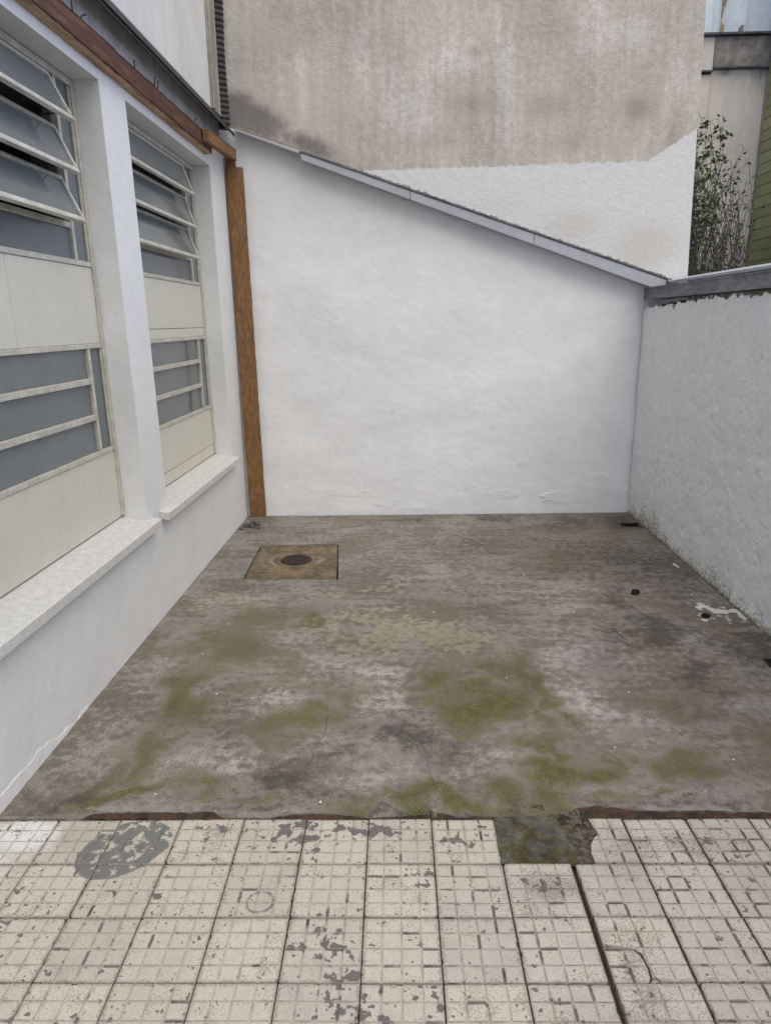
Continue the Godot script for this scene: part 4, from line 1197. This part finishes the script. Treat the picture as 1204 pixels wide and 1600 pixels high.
	for i in 120:
		var z := rng.randf_range(-8.3, -7.0)
		var side := rng.randf_range(0.345, 0.425)
		var x := -z * side
		var near_wall := side < 0.375
		var top := rng.randf_range(2.2, 2.85)
		if near_wall: top = rng.randf_range(2.4, 3.32)
		elif rng.randf() < 0.25: top += 0.25
		var lean := rng.randf_range(-0.10, 0.12) if not near_wall else rng.randf_range(-0.05, 0.08)
		var p := Vector3(x, 1.2 if i % 3 else -0.6, z)
		var pts := []
		var n := 12
		var a := rng.randf_range(0, TAU)
		for k in n + 1:
			var u := float(k) / n
			pts.append(Vector3(x + lean * u * u + sin(u * 5.0 + a) * 0.085 + rng.randf_range(-0.012, 0.012), lerpf(p.y, top, u), z + cos(u * 4.0 + a) * 0.085 + rng.randf_range(-0.012, 0.012)))
		br.tube(pts, rng.randf_range(0.006, 0.011), 0.0025, 4)
		for k in range(5, n + 1):
			if rng.randf() < 0.65:
				var d := Vector3(rng.randf_range(-1, 1), rng.randf_range(0.1, 1), rng.randf_range(-1, 1)).normalized() * rng.randf_range(0.05, 0.16)
				br.tube([pts[k], pts[k] + d * 0.5 + Vector3(0, 0.01, 0), pts[k] + d], 0.003, 0.0015, 3)
				if pts[k].y > 1.9: leaf(lf, pts[k] + d, near_wall)
			var many := 5 if near_wall and pts[k].y > 2.35 else (1 if pts[k].y > 2.15 or rng.randf() < 0.4 else 0)
			for m in many:
				leaf(lf, pts[k] + Vector3(rng.randf_range(-0.05, 0.05), rng.randf_range(-0.04, 0.04), rng.randf_range(-0.05, 0.05)), near_wall)
	part("branches", br, M.bark, s)
	var fo := part("foliage", lf, M.leaf, s)
	fo.set_meta("kind", "stuff")

func leaf(b: MB, at: Vector3, big: bool):
	var r := rng.randf_range(0.016, 0.032) * (1.15 if big else 0.9)
	var d := Vector3(rng.randf_range(-1, 1), rng.randf_range(-0.8, 0.6), rng.randf_range(-1, 1)).normalized()
	var s := d.cross(Vector3(rng.randf_range(-1, 1), 1, rng.randf_range(-1, 1))).normalized()
	var nrm := d.cross(s)
	var f := rng.randf_range(0.45, 1.5)
	b.st.set_color(Color(f * rng.randf_range(0.85, 1.3), f, f * 0.9))
	var base := at
	var m1 := at + d * r + nrm * r * 0.15
	b.face([base, at + d * r * 0.7 + s * r * 0.62, m1], nrm)
	b.face([at + d * r * 0.7 + s * r * 0.62, at + d * r * 2.0, m1], nrm)
	b.face([base, at + d * r * 0.7 - s * r * 0.62, m1], nrm)
	b.face([at + d * r * 0.7 - s * r * 0.62, at + d * r * 2.0, m1], nrm)

# ---------------------------------------------------------------- paving
func add_tile(parent: Node3D, outline: PackedVector2Array, s0: float, t0: float, ws: float, lift: float, tilt: Vector2):
	var mb := MB.new(parent.position)
	var world := PackedVector2Array()
	for p in outline: world.append(to_world(p.x, p.y))
	mb.slab(world, -0.03, -0.0022)
	for i in 4:
		for j in 4:
			var e := 0.0022
			var a0 := s0 + ws * i / 4.0 + e; var a1 := s0 + ws * (i + 1) / 4.0 - e
			var b0 := t0 + TD * j / 4.0 + e; var b1 := t0 + TD * (j + 1) / 4.0 - e
			for pc in Geometry2D.intersect_polygons(outline, PackedVector2Array([Vector2(a0, b0), Vector2(a1, b0), Vector2(a1, b1), Vector2(a0, b1)])):
				var q := PackedVector2Array()
				for p in pc: q.append(to_world(p.x, p.y))
				if q.size() >= 3: mb.slab(q, -0.0022, 0.0)
	var o := part("tile", mb, M.paving, parent)
	var c := to_world(s0 + ws * 0.5, t0 + TD * 0.5)
	# settle the tile a little about its own middle
	var pivot := Vector3(c.x, 0, c.y) - parent.position
	var bs := Basis.from_euler(Vector3(tilt.x, 0, tilt.y))
	o.transform = Transform3D(bs, pivot - bs * pivot + Vector3(0, lift, 0))

func square(s0: float, t0: float, ws: float, gap: float) -> PackedVector2Array:
	var e := gap * 0.5
	var ez := gap * 0.95
	var r := func(): return rng.randf_range(0.0, 0.0012)
	return PackedVector2Array([Vector2(s0 + e + r.call(), t0 + ez + r.call()), Vector2(s0 + ws - e - r.call(), t0 + ez + r.call()), Vector2(s0 + ws - e - r.call(), t0 + TD - ez - r.call()), Vector2(s0 + e + r.call(), t0 + TD - ez - r.call())])

# worn corners and small bites out of the edges
func chipped(p: PackedVector2Array) -> PackedVector2Array:
	var out := PackedVector2Array()
	for i in 4:
		var a := p[i]
		var to_prev := (p[(i + 3) % 4] - a).normalized()
		var to_next := (p[(i + 1) % 4] - a).normalized()
		var c := rng.randf_range(0.001, 0.003)
		if rng.randf() < 0.3: c = rng.randf_range(0.004, 0.011)
		out.append(a + to_prev * c * rng.randf_range(0.6, 1.4))
		if c > 0.004: out.append(a + (to_prev + to_next) * c * 0.42)
		out.append(a + to_next * c * rng.randf_range(0.6, 1.4))
		if rng.randf() < 0.4:
			var inward := Vector2(-to_next.y, to_next.x)
			var at := rng.randf_range(0.25, 0.75) * TD
			out.append(a + to_next * (at - 0.012))
			out.append(a + to_next * (at - 0.004) + inward * rng.randf_range(0.0015, 0.004))
			out.append(a + to_next * (at + 0.005) + inward * rng.randf_range(0.001, 0.003))
			out.append(a + to_next * (at + 0.012))
	return out

func build_paving():
	var t := thing("tiled_paving", "", "", Vector3(0.2, -0.03, -1.0))
	t.set_meta("kind", "structure")
	t.set_meta("label", "worn cream paving of grooved square tiles in front of the concrete floor")
	for row in 11:
		var t0 := row * TD
		for col in range(-7, 11):
			var slipped := col >= 3
			var s0 := col * TW + (SHIFT if slipped else 0.0)
			var ws := TW if not slipped else TW - 0.003
			var x := TX + s0
			if x + ws < -1.33 or x > 1.76: continue
			if row == 0 and col == 2: continue              # this one is missing
			var p := square(s0, t0, ws, 0.0022 if not slipped else 0.003)
			if x < -1.336:
				p[0].x = -1.334 - TX + TA * -t0; p[3].x = p[0].x
			if x + ws > 1.768:
				p[1].x = 1.764 - TX - TA * t0 * 0.0 - 0.004; p[2].x = p[1].x
			var lift := rng.randf_range(-0.0012, 0.0025) + (0.004 if slipped and row > 1 else 0.0)
			var tilt := Vector2(rng.randf_range(-0.009, 0.009), rng.randf_range(-0.009, 0.009))
			if row == 0 and col == 3:                       # broken off along its left side
				p = PackedVector2Array([Vector2(s0 + 0.090, t0 + 0.003), Vector2(s0 + ws - 0.003, t0 + 0.003), Vector2(s0 + ws - 0.003, t0 + TD - 0.003), Vector2(s0 + 0.062, t0 + TD - 0.003), Vector2(s0 + 0.060, t0 + 0.155), Vector2(s0 + 0.068, t0 + 0.120), Vector2(s0 + 0.083, t0 + 0.092), Vector2(s0 + 0.100, t0 + 0.075), Vector2(s0 + 0.099, t0 + 0.05)])
				add_tile(t, p, s0, t0, ws, 0.003, tilt)
				continue
			if row == 2 and col == 3:                       # cracked: the near left corner has come away
				var e := 0.003
				var main := PackedVector2Array([Vector2(s0 + e, t0 + e), Vector2(s0 + ws - e, t0 + e), Vector2(s0 + ws - e, t0 + TD - e), Vector2(s0 + 0.113, t0 + TD - e), Vector2(s0 + 0.103, t0 + 0.178), Vector2(s0 + 0.095, t0 + 0.182), Vector2(s0 + 0.098, t0 + 0.15), Vector2(s0 + 0.092, t0 + 0.115), Vector2(s0 + 0.078, t0 + 0.098), Vector2(s0 + 0.05, t0 + 0.094), Vector2(s0 + e, t0 + 0.086)])
				var bit := PackedVector2Array([Vector2(s0 + e, t0 + 0.091), Vector2(s0 + 0.05, t0 + 0.0985), Vector2(s0 + 0.075, t0 + 0.102), Vector2(s0 + 0.087, t0 + 0.117), Vector2(s0 + 0.093, t0 + 0.15), Vector2(s0 + 0.090, t0 + 0.18), Vector2(s0 + 0.082, t0 + TD - e), Vector2(s0 + e, t0 + TD - e)])
				var sliver := PackedVector2Array([Vector2(s0 + 0.094, t0 + 0.186), Vector2(s0 + 0.101, t0 + 0.183), Vector2(s0 + 0.108, t0 + TD - e), Vector2(s0 + 0.087, t0 + TD - e)])
				add_tile(t, main, s0, t0, ws, 0.005, Vector2(0.003, -0.004))
				add_tile(t, bit, s0, t0, ws, 0.0005, Vector2(0.012, 0.012))
				add_tile(t, sliver, s0, t0, ws, 0.001, Vector2.ZERO)
				continue
			if x > -1.336 and x + ws < 1.768: p = chipped(p)
			add_tile(t, p, s0, t0, ws, lift, tilt)
	# concrete fill where the tile is missing, and the earth beside it
	var f := MB.new(Vector3(0.38, -0.03, -1.86))
	var fn := fnl(FastNoiseLite.TYPE_SIMPLEX_SMOOTH, 9.0, 4, 171, 0.6)
	f.st.set_smooth_group(0)
	var edge := fnl(FastNoiseLite.TYPE_SIMPLEX_SMOOTH, 12.0, 3, 172)
	for i in 60:
		for j in 62:
			var q := []
			var cols := []
			for c in [[0, 0], [1, 0], [1, 1], [0, 1]]:
				var v := float(j + c[1]) / 62
				var z: float = lerpf(-2.02, -1.752, v)
				var x: float = lerpf(0.258, 0.493 + 0.02 * edge.get_noise_1d(z * 3.0), float(i + c[0]) / 60)
				q.append(Vector3(x, -0.001 + 0.006 * fn.get_noise_2d(x, z) - 0.004 * ss(0.6, 1.0, float(i + c[0]) / 60), z))
			var k := fn.get_noise_2d(q[0].x * 1.5 + 5.0, q[0].z * 1.5)
			f.st.set_color(Color(1.25, 1.22, 1.3).lerp(Color(0.74, 0.66, 0.30), ss(-0.22, 0.18, k + (q[0].z + 1.86) * 1.3)) * (1.0 + fn.get_noise_2d(q[0].x * 4.0, q[0].z * 4.0) * 0.5))
			f.face(q, Vector3.UP)
	var fo := single("concrete_fill", f, M.patch, "", "", "", "structure")
	fo.set_meta("label", "mossy grey concrete fill where a paving tile is missing")
	var cr := MB.new(Vector3(0.53, -0.03, -1.88))
	for i in 110:
		var c := Vector3(rng.randf_range(0.490, 0.572), -0.007, rng.randf_range(-2.0, -1.765))
		var r := rng.randf_range(0.004, 0.011)
		lump(cr, c, Vector3(r, r * 0.5, r), 300 + i)
	single("crumbled_mortar", cr, M.mortar, "crumbled brown mortar in the gap beside the broken paving tile", "rubble", "", "stuff")

# ---------------------------------------------------------------- timber
func timber(mb: MB, a: Vector3, b: Vector3, half: Vector2, axis: int, n: int, rough: float):
	# a sawn length with slightly wandering arrises; axis 2 runs along z, axis 1 along y
	var rings := []
	for i in n + 1:
		var c := a.lerp(b, float(i) / n)
		var ring := []
		for q in [[-1, -1], [1, -1], [1, 1], [-1, 1]]:
			var j := Vector2(rng.randf_range(-rough, rough), rng.randf_range(-rough, rough))
			for ch in [0.0, 1.0]:
				var u: float = q[0] * half.x; var v: float = q[1] * half.y
				var k := 0.003
				# two points per corner make a small chamfer
				var first: bool = (ch == 0.0) == (q[0] * q[1] > 0)
				if first: u -= q[0] * k
				else: v -= q[1] * k
				u += j.x; v += j.y
				ring.append(c + (Vector3(u, v, 0) if axis == 2 else Vector3(u, 0, v)))
		rings.append(ring)
	for i in n:
		for k in 8:
			var k2 := (k + 1) % 8
			mb.face([rings[i][k], rings[i][k2], rings[i + 1][k2], rings[i + 1][k]], (rings[i][k] + rings[i][k2]) * 0.5 - a.lerp(b, float(i) / n))
	mb.face(rings[0], a - b)
	mb.face(rings[n], b - a)

func build_timber():
	var t := thing("wooden_beam", "long reddish brown wooden beam fixed along the house above the windows", "beam", Vector3(-1.31, 2.6, -2.2))
	var b := MB.new(t.position, 0.0, 1)
	timber(b, Vector3(-1.311, 2.650, 0.9), Vector3(-1.311, 2.650, -5.06), Vector2(0.025, 0.046), 2, 90, 0.0016)
	part("timber", b, M.beam, t)
	# splintered, paler under edge
	var u := MB.new(t.position, 0.0, 1)
	var prev := []
	var z := 0.8
	while z > -5.05:
		var d := rng.randf_range(0.0, 0.008)
		var cur := [Vector3(-1.3365, 2.5985 - d * 0.4, z), Vector3(-1.312 + d, 2.597 - d * 0.5, z), Vector3(-1.2875 - d, 2.602, z)]
		if prev:
			u.face([prev[0], prev[1], cur[1], cur[0]], Vector3.DOWN)
			u.face([prev[1], prev[2], cur[2], cur[1]], Vector3.DOWN)
		prev = cur
		z -= rng.randf_range(0.02, 0.06)
	part("splintered_edge", u, M.raw, t)
	for q in [[-3.11, 0.045, 0.02], [-3.17, 0.03, -0.03], [-4.02, 0.045, 0.004], [-4.07, 0.04, 0.012], [-4.70, 0.04, -0.03], [-3.75, 0.03, 0.02]]:
		var n := MB.new(t.position)
		var p := Vector3(-1.296, 2.690, q[0])
		n.tube([p, p + Vector3(0.004, q[1] * 0.7, q[2] * 0.5), p + Vector3(0.008, q[1], q[2] * 1.2)], 0.003, 0.0025, 5)
		n.tube([p + Vector3(0.008, q[1], q[2] * 1.2), p + Vector3(0.010, q[1] + 0.003, q[2] * 1.2)], 0.006, 0.006, 6)
		part("bent_nail", n, M.nail, t)
	var k := MB.new(Vector3(-1.258, 2.62, -5.2), 0.0, 1)
	timber(k, Vector3(-1.2625, 2.657, -4.83), Vector3(-1.2625, 2.694, -5.555), Vector2(0.0225, 0.037), 2, 8, 0.0012)
	single("wooden_block", k, M.post, "short wooden block bolted in front of the beam end above the post", "wood block")
	var p := MB.new(Vector3(-1.25, 0, -5.6), 0.0, 2)
	timber(p, Vector3(-1.248, 0.0, -5.605), Vector3(-1.272, 2.618, -5.592), Vector2(0.062, 0.022), 1, 70, 0.0016)
	timber(p, Vector3(-1.296, 2.6185, -5.592), Vector3(-1.297, 2.72, -5.592), Vector2(0.036, 0.021), 1, 3, 0.001)
	single("wooden_post", p, M.post, "upright orange brown wooden post in the corner against the white wall", "post")

# ---------------------------------------------------------------- inspection cover
func build_cover():
	var t := thing("inspection_cover", "square brown concrete inspection cover with a round rusty lid in the floor", "manhole cover", Vector3(-0.766, -0.15, -4.49))
	var p := MB.new(t.position)
	p.slab(PackedVector2Array([Vector2(-1.030, -4.136), Vector2(-0.9, -4.133), Vector2(-0.6, -4.137), Vector2(-0.461, -4.134), Vector2(-0.49, -4.5), Vector2(-0.527, -4.845), Vector2(-0.8, -4.824), Vector2(-1.058, -4.802), Vector2(-1.046, -4.45)]), -0.15, -0.006)
	part("plate", p, M.cover, t)
	var c := Vector3(-0.766, -0.010, -4.508)
	# arcs of pale lime mortar around the lid
	for arc in [[1.9, 3.9, 0.020], [-0.55, 0.75, 0.030], [-1.6, -0.75, 0.013]]:
		var r := MB.new(t.position)
		var n := fnl(FastNoiseLite.TYPE_SIMPLEX_SMOOTH, 1.0, 3, 141)
		var cnt := 30
		for i in cnt:
			var q := []
			for k in [0, 1]:
				var u := float(i + k) / cnt
				var a: float = lerpf(arc[0], arc[1], u)
				var d := Vector2(cos(a), sin(a))
				var wide: float = arc[2] * sin(PI * clampf(u, 0.03, 0.97)) * (0.8 + 0.7 * n.get_noise_1d(u * 9.0 + arc[0])) + 0.001
				var mid := 0.165 + 0.018 * n.get_noise_1d(u * 5.0 + 40.0 + arc[0])
				for sg in [-1.0, 1.0]:
					var rr: float = mid + sg * wide
					q.append(c + Vector3(d.x * rr, 0.0062, d.y * rr))
			r.face([q[0], q[1], q[3], q[2]], Vector3.UP)
		part("mortar_arc", r, M.lime, t)
	var l := MB.new(t.position)
	var prof := [[0.0, 0.013], [0.02, 0.013], [0.022, 0.011], [0.075, 0.011], [0.078, 0.0135], [0.094, 0.0135], [0.101, 0.009], [0.103, 0.004]]
	l.st.set_smooth_group(-1)
	for i in 40:
		var a := TAU * i / 40.0; var b := TAU * (i + 1) / 40.0
		for k in prof.size() - 1:
			var u: Array = prof[k]; var v: Array = prof[k + 1]
			var q := [c + Vector3(cos(a) * u[0], u[1], sin(a) * u[0]), c + Vector3(cos(b) * u[0], u[1], sin(b) * u[0]), c + Vector3(cos(b) * v[0], v[1], sin(b) * v[0]), c + Vector3(cos(a) * v[0], v[1], sin(a) * v[0])]
			if k == 0: l.face([q[0], q[2], q[3]], Vector3.UP)
			else: l.face(q, Vector3(cos(a) * 0.2, 1, sin(a) * 0.2))
	var lid := part("iron_lid", l, M.iron, t)
	var h := MB.new(t.position)
	for s in [-1, 1]:
		h.box(c + Vector3(s * 0.014 - 0.006, 0.0132, -0.008), c + Vector3(s * 0.014 + 0.006, 0.016, 0.008), 0.002)
	part("lifting_lug", h, M.nail, lid)

# ---------------------------------------------------------------- small things
func build_drain(label: String, xa: float, za: float, zb: float):
	var t := thing("drain_hole", label, "drain", Vector3(1.69, -0.3, (za + zb) * 0.5), "drain holes at the foot of the right wall")
	var b := MB.new(t.position)
	b.box(Vector3(xa, -0.3, za), Vector3(1.79, -0.28, zb))
	b.box(Vector3(xa, -0.279, za), Vector3(xa + 0.012, -0.004, zb))
	b.box(Vector3(xa + 0.013, -0.279, za), Vector3(1.79, -0.004, za + 0.012))
	b.box(Vector3(xa + 0.013, -0.279, zb - 0.012), Vector3(1.79, -0.004, zb))
	b.box(Vector3(1.76, -0.279, za + 0.013), Vector3(1.79, -0.02, zb - 0.013))
	part("lining", b, M.sludge, t)

func build_bits():
	build_drain("small dark drain hole in the far corner by the boundary wall", 1.628, -5.398, -5.277)
	build_drain("small dark drain hole at the right picture edge under the boundary wall", 1.63, -3.088, -2.952)
	var where := [[1.28, -3.89, 0.026, "dark brown soil clump on the floor, the farther of two"], [1.55, -3.56, 0.026, "dark brown soil clump on the floor near the white paint splash"]]
	for q in where:
		var b := MB.new(Vector3(q[0], 0.0, q[1]))
		for k in 4:
			var r: float = q[2] * rng.randf_range(0.5, 0.75)
			lump(b, Vector3(q[0] + rng.randf_range(-0.016, 0.016), r * 0.55, q[1] + rng.randf_range(-0.012, 0.012)), Vector3(r, r * 0.8, r), 400 + k + int(q[0] * 10))
		single("soil_clump", b, M.clump, q[3], "soil clump", "soil clumps on the floor")
	# broken mortar in the far left corner
	for q in [[-1.27, -5.30, 0.030], [-1.22, -5.27, 0.020], [-1.30, -5.22, 0.016], [-1.20, -5.33, 0.024], [-1.17, -5.25, 0.014], [-1.25, -5.40, 0.02]]:
		var b := MB.new(Vector3(q[0], 0.0, q[1]))
		lump(b, Vector3(q[0], q[2] * 0.4, q[1]), Vector3(q[2] * 1.2, q[2] * 0.55, q[2]), int(q[0] * -1000) + int(q[2] * 1000))
		single("mortar_chunk", b, M.rubble, "small chunk of broken mortar in the corner by the wooden post", "rubble", "mortar chunks by the post")
	# flakes of white paint on the floor
	var spots := [[-0.30, -4.55], [-0.42, -3.98], [0.12, -3.62], [0.98, -4.75], [0.62, -4.25], [0.70, -4.20], [0.88, -3.62], [1.05, -3.36], [0.42, -2.88], [0.92, -2.76], [0.98, -2.10], [1.15, -2.28], [-0.83, -2.72], [-0.30, -2.02], [-0.62, -2.26], [-1.16, -3.05], [-1.0, -3.1], [-0.96, -3.45], [1.68, -4.95], [1.72, -4.8], [1.74, -4.55], [1.60, -3.88], [-0.15, -4.3], [0.3, -4.7], [-1.2, -5.29], [1.74, -3.3], [0.75, -2.35], [-0.86, -2.05]]
	for q in spots:
		var b := MB.new(Vector3(q[0], 0.0, q[1]))
		var r := rng.randf_range(0.0025, 0.0055)
		var pts := PackedVector2Array()
		for k in 7:
			var a := TAU * k / 7.0
			pts.append(Vector2(q[0] + cos(a) * r * rng.randf_range(0.6, 1.3), q[1] + sin(a) * r * rng.randf_range(0.6, 1.2)))
		b.slab(pts, 0.0005, 0.002, true)
		single("paint_flake", b, M.chip, "tiny flake of white paint lying on the concrete floor", "paint flake", "paint flakes on the floor")
	# grass tuft and the stub beside it at the edge of the paving
	var g := MB.new(Vector3(0.03, -0.01, -1.963))
	for i in 60:
		var p := Vector3(rng.randf_range(-0.03, 0.085), -0.012, rng.randf_range(-1.985, -1.952))
		var h := rng.randf_range(0.014, 0.036)
		var d := Vector3(rng.randf_range(-0.6, 0.6), 1, rng.randf_range(-0.3, 0.8)) * h
		var s := Vector3(rng.randf_range(-1, 1), 0, rng.randf_range(-1, 1)).normalized() * 0.0016
		g.face([p - s, p + s, p + d * 0.6 + s * 0.7, p + d * 0.6 - s * 0.7], Vector3(0, 0, 1))
		g.face([p + d * 0.6 - s * 0.7, p + d * 0.6 + s * 0.7, p + d + Vector3(d.x, -0.004, 0) * 0.4], Vector3(0, 0, 1))
	single("grass_tuft", g, M.grass, "small tuft of grass growing between concrete and paving tiles", "grass")
	var sb := MB.new(Vector3(0.072, -0.02, -1.962))
	sb.tube([Vector3(0.072, -0.02, -1.962), Vector3(0.072, 0.004, -1.962), Vector3(0.073, 0.020, -1.961)], 0.010, 0.009, 8)
	single("pipe_stub", sb, M.lime, "short pale pipe stub beside the grass tuft at the paving edge", "pipe")
	var st := MB.new(Vector3(-1.045, -0.02, -1.968))
	lump(st, Vector3(-1.045, -0.002, -1.968), Vector3(0.022, 0.011, 0.012), 77)
	single("pale_stone", st, M.lime, "pale stone lying in the broken edge of the concrete by the tiles", "stone")
